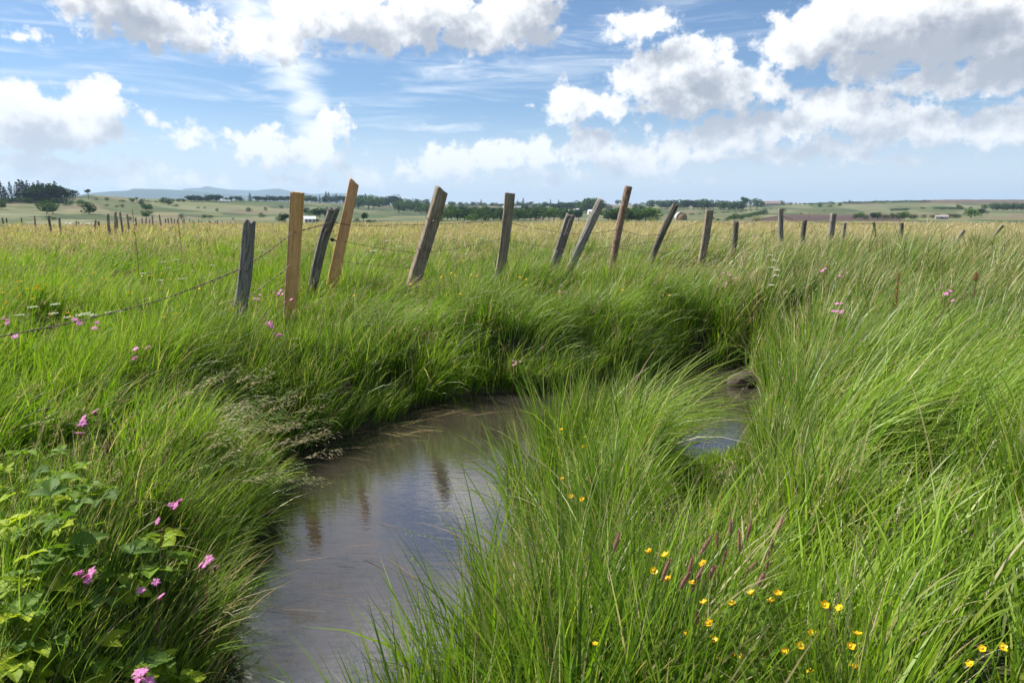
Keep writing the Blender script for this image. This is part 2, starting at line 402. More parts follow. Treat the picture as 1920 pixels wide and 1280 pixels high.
def build_water():
    bm = bmesh.new()
    xs = np.arange(-3.2, 4.6, 0.05); ys = np.arange(-4.3, 9.6, 0.05)
    Xg, Yg = np.meshgrid(xs, ys, indexing='ij')
    keep = water_sd(Xg.ravel(), Yg.ravel()).reshape(Xg.shape) < 0.25
    idx = -np.ones(Xg.shape, int); idx[keep] = np.arange(keep.sum())
    Z = WZ + 0.0012 * (fbm(Xg * 3, Yg * 3, 3, 61) - .5)
    V_ = np.stack([Xg[keep], Yg[keep], Z[keep]], 1)
    a, b, c, d = idx[:-1, :-1], idx[1:, :-1], idx[1:, 1:], idx[:-1, 1:]
    ok = (a >= 0) & (b >= 0) & (c >= 0) & (d >= 0)
    q = np.stack([a[ok], b[ok], c[ok], d[ok]], 1)
    m, N = newmat('muddy_water')
    geo = N.n('ShaderNodeNewGeometry').outputs['Position']
    w1 = N.noise(N.v('MULTIPLY', geo, (1, 2.6, 1)), 9, 3, 0.55, 0.6)
    w2 = N.noise(N.v('MULTIPLY', geo, (1, 1.8, 1)), 42, 2, 0.5, 0.4)
    h = N.m('ADD', w1, N.m('MULTIPLY', w2, 0.22))
    bp = N.n('ShaderNodeBump', None, Height=h, Strength=0.07, Distance=0.012)
    mud = N.mix(N.noise(geo, 1.6, 3), (0.026, 0.021, 0.017, 1), (0.046, 0.036, 0.030, 1))
    p = N.n('ShaderNodeBsdfPrincipled', None, Base_Color=mud, Roughness=0.008, IOR=3.0)
    N.nt.links.new(bp.outputs[0], p.inputs['Normal'])
    finish(N, p.outputs[0])
    o = bigmesh('water', V_, None, q, None, m); tag(o, kind='structure')
build_water()

def build_haze():
    b = 16500; z0, z1 = -75, 470
    vs = [(-b, -b, z0), (b, -b, z0), (b, b, z0), (-b, b, z0), (-b, -b, z1), (b, -b, z1), (b, b, z1), (-b, b, z1)]
    fs = [(3, 2, 1, 0), (4, 5, 6, 7), (0, 1, 5, 4), (1, 2, 6, 5), (2, 3, 7, 6), (3, 0, 4, 7)]
    m, N = newmat('air')
    v = N.n('ShaderNodeVolumePrincipled', None, Density=0.000085)
    v.inputs['Color'].default_value = (0.55, 0.76, 1.0, 1); v.inputs['Anisotropy'].default_value = 0.1
    out = N.n('ShaderNodeOutputMaterial'); N.nt.links.new(v.outputs[0], out.inputs['Volume'])
    o = meshobj('haze', vs, fs, m, None, False); tag(o, kind='stuff', label='thin blue summer haze over the far hills')
HAZE = True
if HAZE: build_haze()

# ------------------------------------------------------------------ grass
def blade_arrays(root, az, th0, kap, L, Wd, col, tipc, segs, tw, pw=1.25, thick=0.0):
    """curved tapering blades; returns verts, tris, quads, colours (all numpy)"""
    n = len(root); s = np.linspace(0, 1, segs + 1)
    sm = (s[:-1] + s[1:]) / 2
    th = th0[:, None] + kap[:, None] * sm[None, :] ** pw
    dl = (L / segs)[:, None]
    hor = np.concatenate([np.zeros((n, 1)), np.cumsum(np.sin(th) * dl, 1)], 1)
    ver = np.concatenate([np.zeros((n, 1)), np.cumsum(np.cos(th) * dl, 1)], 1)
    ca, sa = np.cos(az)[:, None], np.sin(az)[:, None]
    C = np.stack([root[:, 0:1] + hor * ca, root[:, 1:2] + hor * sa, root[:, 2:3] + ver], -1)     # n, segs+1, 3
    thv = th0[:, None] + kap[:, None] * s[None, :] ** pw
    T = np.stack([np.sin(thv) * ca, np.sin(thv) * sa, np.cos(thv)], -1)
    Pp = np.stack([-sa + 0 * thv, ca + 0 * thv, 0 * thv], -1); Nn = np.cross(T, Pp)
    twa = tw[:, None] * (0.6 + 0.8 * s[None, :])
    Wv = Pp * np.cos(twa)[..., None] + Nn * np.sin(twa)[..., None]
    prof = np.clip(1.0 - s ** 2.4, 0, 1) * (0.65 + 0.35 * np.minimum(s * 4, 1)); hw = (Wd / 2)[:, None] * np.maximum(prof, thick)[None, :]
    Lf = C - Wv * hw[..., None]; Rt = C + Wv * hw[..., None]
    nv = 2 * segs + 1
    Vv = np.empty((n, nv, 3)); Vv[:, 0:2 * segs:2] = Lf[:, :segs]; Vv[:, 1:2 * segs:2] = Rt[:, :segs]; Vv[:, -1] = C[:, -1]
    f = (s[:segs, None] ** 1.6)[None]
    cc = col[:, None, :] * (1 - f) + tipc[:, None, :] * f
    Cc = np.empty((n, nv, 3)); Cc[:, 0:2 * segs:2] = cc; Cc[:, 1:2 * segs:2] = cc; Cc[:, -1] = tipc
    base = (np.arange(n) * nv)[:, None]
    qs = []
    for k in range(segs - 1): qs.append(base + np.array([[2 * k, 2 * k + 1, 2 * k + 3, 2 * k + 2]]))
    tq = base + np.array([[2 * segs - 2, 2 * segs - 1, 2 * segs]])
    q = np.stack(qs, 1).reshape(-1, 4) if qs else np.zeros((0, 4), int)
    return Vv.reshape(-1, 3), tq, q, Cc.reshape(-1, 3), C, T
class Bag:
    def __init__(s): s.V, s.T, s.Q, s.C, s.n = [], [], [], [], 0
    def add(s, V, T, Q, C):
        s.V.append(V.astype(np.float32)); s.T.append((T + s.n).astype(np.int32)); s.Q.append((Q + s.n).astype(np.int32)); s.C.append(C.astype(np.float32)); s.n += len(V)
    def build(s, name, mat, label):
        o = bigmesh(name, np.concatenate(s.V), np.concatenate(s.T), np.concatenate(s.Q), np.concatenate(s.C), mat)
        tag(o, label, kind='stuff'); return o
rg = RNG
U = lambda a, b, n: rg.uniform(a, b, n)
def wedge(n, r0, r1, a0=-44, a1=44):
    r = np.sqrt(U(r0 * r0, r1 * r1, n)); a = np.radians(U(a0, a1, n))
    return r * np.sin(a), r * np.cos(a)
def pixof(x, y, z):
    fy = y * math.cos(PITCH) - (z - CAMZ) * math.sin(PITCH); uy = y * math.sin(PITCH) + (z - CAMZ) * math.cos(PITCH)
    return 960 + FPX * x / fy, 640 - FPX * uy / fy
G1 = np.array((0.125, 0.250, 0.010)); G2 = np.array((0.225, 0.365, 0.012)); G3 = np.array((0.050, 0.120, 0.012)); G4 = np.array((0.170, 0.230, 0.075))
G5 = np.array((0.31, 0.38, 0.06)); TAN = np.array((0.45, 0.37, 0.20)); PINK = np.array((0.38, 0.28, 0.20)); STRAW = np.array((0.58, 0.51, 0.33)); BROWN = np.array((0.17, 0.115, 0.06))

def region(x, y):
    """height, lean to the wind, yellowness, dryness and upright stiffness of the sward at each place"""
    h = 0.40 + 0.24 * (fbm(x / 0.75, y / 0.75, 2, 21) - .5) * 2 + .40 * (fbm(x / 1.3, y / 2.2, 2, 27) - .5) * smooth(y, 5, 9)
    wind = 0.12 + 0.55 * smooth(fbm(x / 1.6, y / 1.6, 2, 29), .35, .7); yel = 0.35 + 0.9 * (fbm(x / 2.3, y / 2.0, 3, 22) - .5); dry = np.full(x.shape, 0.07); dry = dry + 0.10 * smooth(fbm(x / 1.4, y / 1.4, 3, 23), .52, .75)
    far = smooth(y, 11, 36); dry = dry + (0.20 + 0.42 * smooth(fbm(x / 4, y / 7, 3, 55), .3, .7)) * far
    left = smooth(-x, 1.5, 4.5) * (1 - smooth(y, 16, 34)); dry = dry * (1 - 0.65 * left); yel = yel + 0.30 * left
    # windswept long grass, right foreground
    rf = np.exp(-(((x - 2.9) / 1.15) ** 2 + ((y - 4.5) / 1.0) ** 2)); h = h + 0.36 * rf; wind = wind + 0.9 * rf; yel = yel + 0.35 * rf
    # right-hand rough: longer, greyer
    rr = smooth(x, 2.2, 4.5) * smooth(y, 5.5, 8); h = h + 0.16 * rr; wind = wind + 0.35 * rr; dry = dry + 0.12 * rr; yel = yel - 0.25 * rr
    # spit between the pools
    sp = np.exp(-(((x - 0.75) / 0.75) ** 2 + ((y - 4.6) / 0.75) ** 2)); sq = np.exp(-(((x - 0.48) / 0.45) ** 2 + ((y - 4.35) / 0.55) ** 2)); h = h + 0.10 * sp + 0.38 * sq; wind = wind * (1 - .7 * sp); yel = yel - 0.12 * sp
    # far bank, below the fence
    fb = np.exp(-((y - 8.6) / 1.5) ** 2) * smooth(x, -2.5, -1) * (1 - smooth(x, 3, 4.5)); h = h + 0.06 * fb; yel = yel - 0.05 * fb
    nb = (1 - smooth(y, 2.6, 3.8)) * smooth(x, 0.2, 0.8); h = h + 0.0 * nb; wind = wind * (1 - .7 * nb); yel = yel + 0.25 * nb
    lb = smooth(-x, 0.9, 1.6) * (1 - smooth(y, 3.4, 4.6)); h = h - 0.09 * lb; yel = yel - 0.15 * lb
    q = x / np.maximum(y, .5); pg = smooth(q, .19, .26) * (1 - smooth(q, .35, .41)) * smooth(y, 2.7, 3.7) * (1 - smooth(y, 6.2, 7)); h = h * (1 - .78 * pg); wind = wind * (1 - .8 * pg); yel = yel + .4 * pg
    return np.maximum(h, .12), wind, yel, dry
def colour(x, y, n, yel, dry):
    a = np.clip(yel + U(-.35, .35, n), 0, 1)[:, None]; b = U(0, 1, n)[:, None]
    c = G3 + (G1 - G3) * np.clip(a * 2, 0, 1); c = c + (G2 - c) * np.clip(a * 2 - 1, 0, 1)
    c = np.where(b > 0.92, G4, c); c = np.where(b < 0.09, G5, c)
    d = (U(0, 1, n) < dry)[:, None]; k = U(0, 1, n)[:, None]
    dc = np.where(k < .45, TAN, np.where(k < .7, PINK, STRAW))
    c = np.where(d, dc, c) * U(.78, 1.22, n)[:, None]
    return c
WIND = 0.15
def sward(bag, n_tuft, per, r0, r1, wmul, segs, lmul=1.0, a0=-44, a1=44, seg_lo=None):
    tx, ty = wedge(n_tuft, r0, r1, a0, a1)
    rad = U(.03, .12, n_tuft) * (1 + 0.05 * ty); taz = U(0, 2 * np.pi, n_tuft); tl = U(.72, 1.25, n_tuft); tyel = U(-.3, .3, n_tuft); tw_ = U(-.15, .35, n_tuft)
    k = np.repeat(np.arange(n_tuft), per); n = len(k)
    rr = rad[k] * np.sqrt(U(0, 1, n)); aa = U(0, 2 * np.pi, n)
    x = tx[k] + rr * np.cos(aa); y = ty[k] + rr * np.sin(aa)
    h, wind, yel, dry = region(x, y)
    dens = 0.02 + 1.15 * smooth(fbm(x / 0.42, y / 0.42, 3, 71), .36, .60); dens = dens * (1 - .75 * np.exp(-(((x - 2.9) / 1.0) ** 2 + ((y - 4.5) / .9) ** 2)))
    ok = U(0, 1, n) < dens
    nearw = np.hypot(x, y) < 14
    d = np.full(n, 9.0); d[nearw] = water_sd(x[nearw], y[nearw]); ok &= d > -0.05
    k, x, y, h, wind, yel, dry, rr, aa, d = [q[ok] for q in (k, x, y, h, wind, yel, dry, rr, aa, d)]; n = len(k)
    z = ground(x, y) - 0.02
    L = h * tl[k] * U(.55, 1.3, n) * lmul * 1.18
    wv = wind + tw_[k] * .7
    # direction: outward from the tuft, blown towards +x
    vx = 0.55 * np.cos(aa) * (rr / rad[k]) + 0.3 * np.cos(taz[k]) + wv + U(-.35, .35, n); vy = 0.55 * np.sin(aa) * (rr / rad[k]) + 0.3 * np.sin(taz[k]) + WIND * wv + U(-.35, .35, n)
    # blades at the brink hang over the water
    e = 0.04; gx = np.zeros(n); gy = np.zeros(n); nb = (d < 0.6)
    if nb.any():
        gx[nb] = water_sd(x[nb] + e, y[nb]) - d[nb]; gy[nb] = water_sd(x[nb], y[nb] + e) - d[nb]
        g = np.hypot(gx, gy) + 1e-6; wgt = (np.where(x > 0.15, 0.2, 0.5) * (1 - smooth(d, 0.0, 0.6))); vx = vx - wgt * gx / g; vy = vy - wgt * gy / g
    az = np.arctan2(vy, vx); mag = np.hypot(vx, vy)
    th0 = np.clip(0.04 + 0.24 * mag + U(-.06, .14, n), 0.02, 1.0); kap = np.clip(0.15 + 0.80 * mag * U(.2, 1.4, n) ** 1.5, 0.05, 2.2)
    Wd = U(.0034, .0095, n) * wmul * np.where(U(0, 1, n) < .15, 1.5, 1)
    c = colour(x, y, n, yel + tyel[k], dry)
    tip = c * 0.8 + np.array((0.28, 0.25, 0.09)) * 0.2; dt = (U(0, 1, n) < .07)[:, None]; tip = np.where(dt, TAN * .8, tip)
    V, T, Q, C, _, _ = blade_arrays(np.stack([x, y, z], 1), az, th0, kap, L, Wd, c, tip, segs, U(-1.2, 1.2, n))
    bag.add(V, T, Q, C)
near, mid, farb = Bag(), Bag(), Bag()
DEN = 1.0
sward(near, int(1500 * DEN), 50, 1.3, 4.2, 1.15, 6, a0=-60, a1=50)
sward(near, int(2600 * DEN), 56, 4.2, 7.5, 1.25, 5, a0=-48, a1=45)
sward(mid, int(3800 * DEN), 56, 7.5, 13.5, 1.6, 4)
sward(mid, int(4200 * DEN), 40, 13.5, 24, 2.4, 3)
sward(farb, int(5200 * DEN), 26, 24, 48, 3.6, 2)
sward(farb, int(7000 * DEN), 12, 48, 104, 8.5, 2)

def stems(bag, x, y, L, azc, th0, kap, scol, hcol, nsp=14, hl=0.22, spread=0.018, sl=0.011, sw=0.0026, W_=0.0017, segs=6, droop=0.5, zoff=0.0, jit=.18):
    """flowering stems: a thin culm with a loose head of spikelets"""
    n = len(x); z = ground(x, y) - 0.02 + zoff
    V, T, Q, C, Cl, Tn = blade_arrays(np.stack([x, y, z], 1), azc, th0, kap, L, np.full(n, W_), scol, scol, segs, U(-1.5, 1.5, n), thick=0.6)
    bag.add(V, T, Q, C)
    s = 1 - hl * U(0, 1, (n, nsp)) ** 0.8; f = s * segs; i = np.clip(f.astype(int), 0, segs - 1); fr = (f - i)[..., None]
    ar = np.arange(n)[:, None]
    P = Cl[ar, i] * (1 - fr) + Cl[ar, i + 1] * fr; D = Tn[ar, i]
    env = np.sin(np.pi * np.clip((1 - s) / hl, 0.06, 1) ** 0.6)[..., None]
    off = rg.normal(0, 1, (n, nsp, 3)) * spread * env * (L / 0.6)[:, None, None]
    off = off + np.stack([np.cos(azc), np.sin(azc), 0 * azc - droop], -1)[:, None, :] * spread * env * 1.2
    P = P + off; D = D * 0.8 + off / spread * 0.25 + rg.normal(0, jit, (n, nsp, 3)); D = D / np.linalg.norm(D, axis=-1, keepdims=True)
    S = np.cross(D, rg.normal(0, 1, (n, nsp, 3))); S = S / (np.linalg.norm(S, axis=-1, keepdims=True) + 1e-9)
    l = (sl * U(.7, 1.4, (n, nsp)))[..., None]; w = (sw * U(.7, 1.3, (n, nsp)))[..., None]
    q = np.stack([P - D * l * .5, P + S * w, P + D * l * .5, P - S * w], 2).reshape(-1, 3)
    m_ = n * nsp; Qd = (np.arange(m_) * 4)[:, None] + np.arange(4)[None]
    cc = np.repeat(hcol, nsp * 4, axis=0) * np.repeat(U(.75, 1.25, m_), 4)[:, None]
    bag.add(q, np.zeros((0, 3), int), Qd, cc)
seed = Bag()
def seedfield(n, r0, r1, prob, Lr, **kw):
    x, y = wedge(n, r0, r1); ok = (U(0, 1, n) < prob(x, y)); x, y = x[ok], y[ok]
    if r0 < 14: k2 = water_sd(x, y) > 0.03; x, y = x[k2], y[k2]
    n = len(x); h, wind, yel, dry = region(x, y)
    L = h * 1.0 + U(*Lr, n); az = U(-.5, .7, n)
    k = U(0, 1, n)[:, None]; hc = np.where(k < .5, TAN, np.where(k < .8, PINK, STRAW)) * 1.0
    sc = np.where(U(0, 1, n)[:, None] < .5, G4 * 1.1, TAN * .7)
    stems(seed, x, y, L, az, 0.08 + .22 * wind * U(.3, 1.4, n), (0.25 + .55 * wind) * U(.5, 1.4, n), sc, hc, **kw)
patch = lambda x, y: smooth(fbm(x / 1.7, y / 1.7, 3, 91), .42, .62)
seedfield(1500, 2.3, 7.5, lambda x, y: 0.45 * patch(x, y) * np.where((x > 0) & (y < 6), .35, 1), (.1, .3), nsp=22)
seedfield(7000, 7.5, 14, lambda x, y: 0.25 + 0.6 * patch(x, y), (.05, .28), nsp=12, sw=.0038, sl=.016, W_=.0026, segs=4)
seedfield(15000, 14, 26, lambda x, y: 0.45 + 0.5 * patch(x, y), (.05, .25), nsp=8, sw=.0055, sl=.03, W_=.004, segs=3)
seedfield(22000, 26, 52, lambda x, y: 0.7 + 0 * x, (.05, .25), nsp=5, sw=.010, sl=.07, W_=.006, segs=2, spread=.03)
seedfield(24000, 52, 106, lambda x, y: 0.8 + 0 * x, (.05, .25), nsp=4, sw=.02, sl=.12, W_=.012, segs=2, spread=.05)
near.build('grass', M_grass, 'fresh green grass tufts crowding both banks of the stream')
mid.build('meadow_grass', M_grass, 'tall green meadow grass around and behind the fence')
farb.build('dry_meadow_grass', M_grass, 'straw coloured grass of the far half of the meadow')
seed.build('seeding_grass', M_seed, 'fine straw and pinkish seed heads swaying over the meadow')

# ------------------------------------------------------------------ special tufts
def tuft(bag, px, py, n, L, az, spreadr=0.12, lean=0.6, kap=1.3, segs=8, w=0.0048, yel=0.6, dry=0.05, azs=0.45, pt=None):
    p = on_z(px, py, -0.1) if pt is None else pt
    a = U(0, 2 * np.pi, n); r = spreadr * np.sqrt(U(0, 1, n)); x = p[0] + r * np.cos(a); y = p[1] + r * np.sin(a)
    z = ground(x, y) - 0.02; c = colour(x, y, n, np.full(n, yel), np.full(n, dry))
    V, T, Q, C, _, _ = blade_arrays(np.stack([x, y, z], 1), az + rg.normal(0, azs, n), np.clip(lean * U(.2, 1.1, n), 0, 1.2), kap * U(.5, 1.25, n),
                                    L * U(.6, 1.15, n), w * U(.7, 1.4, n), c, c * .85 + STRAW * .15, segs, U(-1.2, 1.2, n))
    bag.add(V, T, Q, C)
sp_ = Bag()
for px, py in [(1090, 885), (1120, 875), (1150, 885), (1170, 875)]:
    tuft(sp_, px, py, 120, 1.32, 0.05, 0.11, 0.30, 1.7, yel=0.95, dry=0.12)
for _ in range(26):                               # the windswept hummocks, right foreground
    y = random.uniform(3.3, 5.4); x = random.uniform(.40 * y, 4.2); a_ = random.uniform(-.15, .45); l_ = random.uniform(.9, 1.3)
    for q in range(3):
        tuft(sp_, 0, 0, 75, l_ * random.uniform(.8, 1.05), a_ + random.uniform(-.15, .15), .09, 0.5, random.uniform(.9, 1.6), yel=random.choice([.7, .95, 1.2]), dry=0.05, pt=(x + random.uniform(-.14, .14), y + random.uniform(-.14, .14)), azs=.3, w=.0062)
for _ in range(22):                               # rushy clump between the pools
    x, y = random.gauss(.50, .26), random.gauss(4.35, .28)
    if water_sd(x, y) > .05 and x / y < .19: tuft(sp_, 0, 0, 45, random.uniform(.5, .85), random.uniform(-.8, .9), .12, 0.22, 0.5, yel=random.choice([.3, .6, .9]), dry=.04, pt=(x, y), azs=.9, w=.0068)
for px, py in [(620, 560), (660, 575), (720, 570), (800, 575), (880, 565), (960, 575), (1040, 580), (1120, 575), (1180, 570), (1250, 560), (700, 600), (830, 610), (1000, 610), (1150, 600)]:
    p = hit(px, py + 30, 0.1)
    for _ in range(3): tuft(sp_, 0, 0, 150, random.uniform(.65, .9), random.uniform(-.1, .5), .22, 0.4, 1.5, yel=random.choice([.3, .45, .8, .9]), dry=0.03, pt=(p[0] + random.uniform(-.3, .3), p[1] + random.uniform(-.3, .3)), azs=.6, w=.005)
for _ in range(34):                               # short bright blades at the foot of the far bank
    px = random.uniform(560, 1000); py = 0
    q = WP[[8]] ; i = random.choice([13, 14, 15, 16, 17, 18]); t = random.random(); a, b = WP[i], WP[(i + 1) % len(WP)]
    x, y = a + (b - a) * t; tuft(sp_, 0, 0, 42, random.uniform(.28, .5), random.uniform(-.6, .4) , .14, 0.55, 0.7, yel=.95, dry=0.08, pt=(x - .02, y + .10), azs=.6, w=.0075, segs=5)
for _ in range(46):                               # left bank blades reaching over the water
    i = random.choice([20, 21, 22, 23, 24, 25]); t = random.random(); a, b = WP[i], WP[(i + 1) % len(WP)]; x, y = a + (b - a) * t
    tuft(sp_, 0, 0, 22, random.uniform(.3, .6), random.uniform(-.35, .35), .10, 0.85, 0.8, yel=.5, dry=.22, pt=(x - .12, y), azs=.35, w=.0045)
for _ in range(26):                               # foreground blades at the bottom of the picture, over the water
    x, y = random.uniform(.12, .6), random.uniform(2.05, 3.0)
    tuft(sp_, 0, 0, 9, random.uniform(.45, .75), random.uniform(1.9, 3.0), .05, 0.55, 0.9, yel=.6, dry=.1, pt=(x, y), azs=.3, w=.0055, segs=8)
for _ in range(330):                              # broad blades mixed through the foreground
    x, y = random.uniform(.5, 3.6), random.uniform(1.9, 4.2)
    if y > 2.8 and .19 < x / y < .42: continue
    tuft(sp_, 0, 0, 12, random.uniform(.3, .62), random.uniform(-.8, 1.2), .06, 0.28, 0.8, yel=random.uniform(.5, 1.2), dry=.04, pt=(x, y), azs=.9, w=.0105, segs=7)
for _ in range(80):                              # grass growing through the brambles
    p = on_z(random.uniform(-150, 420), random.uniform(960, 1420), -.05)
    if water_sd(p[0], p[1]) > .05: tuft(sp_, 0, 0, 40, random.uniform(.25, .5), random.uniform(-.6, .9), .12, 0.3, 0.7, yel=random.uniform(.2, .8), dry=.08, pt=(p[0], p[1]), azs=1.0, w=.0055, segs=6)
for _ in range(90):                               # tufts filling the slope of the left bank
    p = on_z(random.uniform(260, 470), random.uniform(780, 1010), -.2)
    if water_sd(p[0], p[1]) > .03: tuft(sp_, 0, 0, 45, random.uniform(.3, .6), random.uniform(-.4, .6), .10, 0.35, 0.9, yel=random.uniform(.3, .9), dry=.08, pt=(p[0], p[1]), azs=.9, w=.0055, segs=6)
for _ in range(260):                              # dead blades bent and broken among the living ones
    y = random.uniform(1.9, 8.5); x = random.uniform(-.8, .8) * y
    if water_sd(x, y) > .03 and not (y > 2.8 and .19 < x / y < .42): tuft(sp_, 0, 0, 7, random.uniform(.3, .7), random.uniform(-.8, 1.6), .10, 1.0, 1.0, yel=.5, dry=.9, pt=(x, y), azs=1.2, w=.0045, segs=6)
sp_.build('long_grass', M_grass, 'long arching tussock grass swept to the right by the wind')
panicle = Bag()
def heads(xs, ys, L, az, **kw):
    n = len(xs); k = U(0, 1, n)[:, None]
    kw.setdefault('hl', .3); scol = kw.pop('scol', G4 * np.ones((n, 1))); hc = kw.pop('hcol', np.where(k < .5, TAN * .95, PINK * 1.05))
    stems(panicle, np.array(xs), np.array(ys), np.array(L), np.array(az), kw.pop('th0', U(.25, .6, n)), kw.pop('kap', U(.6, 1.2, n)), scol, hc, **kw)
xs, ys = [], []
for _ in range(46):
    p = hit(random.uniform(250, 470), random.uniform(820, 1000), .15); xs.append(p[0]); ys.append(p[1])
n = len(xs); heads(xs, ys, U(.75, 1.05, n), U(-.25, .45, n), th0=U(.15, .5, n), kap=U(.8, 1.5, n), nsp=80, spread=.013, sl=.022, sw=.0017, segs=9, droop=1.7, jit=.07, W_=.0026, hcol=np.where(U(0, 1, n)[:, None] < .5, STRAW * .95, G4 * 1.5))
xs, ys = [], []
for _ in range(60):
    p = hit(random.uniform(20, 330), random.uniform(700, 1000), .15); xs.append(p[0]); ys.append(p[1])
n = len(xs); heads(xs, ys, U(.45, .7, n), U(-.5, .6, n), th0=U(.05, .3, n), kap=U(.2, .8, n), nsp=40, spread=.014, sl=.008, sw=.0016, segs=7, W_=.002)
xs, ys = U(1.0, 4.2, 130), U(2.2, 6.0, 130); n = 130
heads(xs, ys, U(.6, 1.05, n), U(-.2, .5, n), th0=U(.15, .5, n), kap=U(.2, .8, n), nsp=34, spread=.006, sl=.010, sw=.0016, segs=8, W_=.0024,
      scol=np.where(U(0, 1, n)[:, None] < .5, STRAW * .9, G5), hcol=np.where(U(0, 1, n)[:, None] < .5, STRAW, G5 * 1.2))
xs, ys = U(.10, .8, 44), U(2.1, 3.7, 44); k_ = water_sd(xs, ys) > .02; xs, ys = xs[k_], ys[k_]; n = len(xs)
heads(xs, ys, U(.55, .95, n), U(1.6, 3.5, n), th0=U(.2, .7, n), kap=U(.4, 1.1, n), nsp=26, spread=.004, sl=.009, sw=.0015, segs=9, W_=.0022, hcol=G5 * np.ones((n, 1)), scol=G5 * np.ones((n, 1)))
xs, ys = U(2.3, 4.5, 260), U(5.5, 8.5, 260); n = 260
heads(xs, ys, U(.7, 1.05, n), U(-.1, .5, n), nsp=30, spread=.022, sl=.009, sw=.0018, segs=6, W_=.0022)
panicle.build('tufted_grass_heads', M_seed, 'loose drooping seed heads of tufted grass on the banks')

def build_dead():
    b = Bag(); xs, ys, az = [], [], []
    spots = [(620, 838, .3, 60), (700, 815, .25, 70), (760, 790, .2, 50), (560, 1010, .3, 60), (600, 1060, .3, 60), (560, 1110, .25, 50), (500, 1150, .2, 40), (905, 1075, .18, 60), (900, 1140, .15, 40), (820, 770, .2, 40), (1340, 715, .2, 30)]
    for px, py, s, n in spots:
        n = int(n * (.5 if py < 900 else .05))
        p = on_z(px, py, WZ)
        xs += list(rg.normal(p[0], s, n)); ys += list(rg.normal(p[1], s * .6, n)); az += list(rg.normal(0.1 if px < 880 else 2.8, .5, n))
    n = len(xs); L = U(.12, .42, n); k = U(0, 1, n)[:, None]
    col = np.where(k < .5, np.array((.34, .22, .12)), np.where(k < .8, np.array((.22, .13, .08)), np.array((.30, .30, .10))))
    V, T, Q, C, _, _ = blade_arrays(np.stack([np.array(xs), np.array(ys), np.full(n, WZ + .004) + U(0, .02, n)], 1), np.array(az), np.full(n, 1.53) + U(-.08, .0, n), U(-.02, .06, n), L, U(.003, .007, n), col, col, 4, U(-.3, .3, n))
    b.add(V, T, Q, C); b.build('dead_grass', M_seed, 'brown dead reed blades lying on the water along the banks')
build_dead()

# ------------------------------------------------------------------ timber posts
def woodmat(name, lo, mid_, hi, lichen=None, lam=0.6, gs=(34, 34, 2.2), rough=0.85):
    m, N = newmat(name)
    o = N.n('ShaderNodeTexCoord').outputs['Object']
    g = N.noise(N.v('MULTIPLY', o, gs), 1.6, 6, 0.7, 0.6)
    c = N.ramp(g, [(0.30, lo), (0.48, mid_), (0.68, hi)])
    big = N.noise(o, 5, 4, 0.6)
    c = N.v('SCALE', c, N.m('MULTIPLY_ADD', big, 0.9, 0.55))
    if lichen:
        l = N.sstep(N.noise(o, 38, 5, 0.7), lam, lam + .06); l = N.m('MULTIPLY', l, N.sstep(N.noise(o, 4, 2), .42, .6))
        c = N.mix(l, c, tuple(lichen) + (1,))
    p = N.n('ShaderNodeBsdfPrincipled', None, Base_Color=c, Roughness=rough); p.inputs['Specular IOR Level'].default_value = .25
    b = N.n('ShaderNodeBump', None, Height=g, Strength=0.9, Distance=0.012); N.nt.links.new(b.outputs[0], p.inputs['Normal'])
    finish(N, p.outputs[0]); return m
MW = dict(grey=woodmat('weathered_grey_wood', (.04, .036, .034), (.17, .155, .14), (.34, .32, .29), (.46, .44, .18)),
          dark=woodmat('dark_old_wood', (.028, .025, .02), (.10, .09, .072), (.22, .20, .16), (.30, .29, .14)),
          brown=woodmat('brown_weathered_wood', (.055, .042, .032), (.21, .17, .125), (.38, .32, .245), (.35, .35, .17)),
          pale=woodmat('pale_silvery_wood', (.06, .055, .05), (.21, .195, .175), (.40, .37, .33), (.16, .08, .04), .58),
          bark=woodmat('reddish_bark', (.06, .035, .025), (.22, .14, .10), (.36, .27, .21), (.07, .03, .02), .60, (18, 18, 9)),
          plank=woodmat('fresh_orange_sawn_wood', (.42, .20, .07), (.60, .33, .12), (.70, .43, .18), (.30, .15, .05), .66, (22, 22, .9), .6),
          plank2=woodmat('fresh_pinkish_sawn_wood', (.42, .21, .09), (.60, .33, .155), (.68, .42, .22), (.30, .14, .06), .66, (22, 22, .8), .6))
M_wire = plain('rusty_wire', (.20, .15, .12), .6, 60, .4, .6)
M_metal = plain('galvanised_steel', (.30, .31, .32), .45, 60, .3, .8)
M_plastic = plain('black_plastic', (.015, .015, .017), .4, 30, .2)
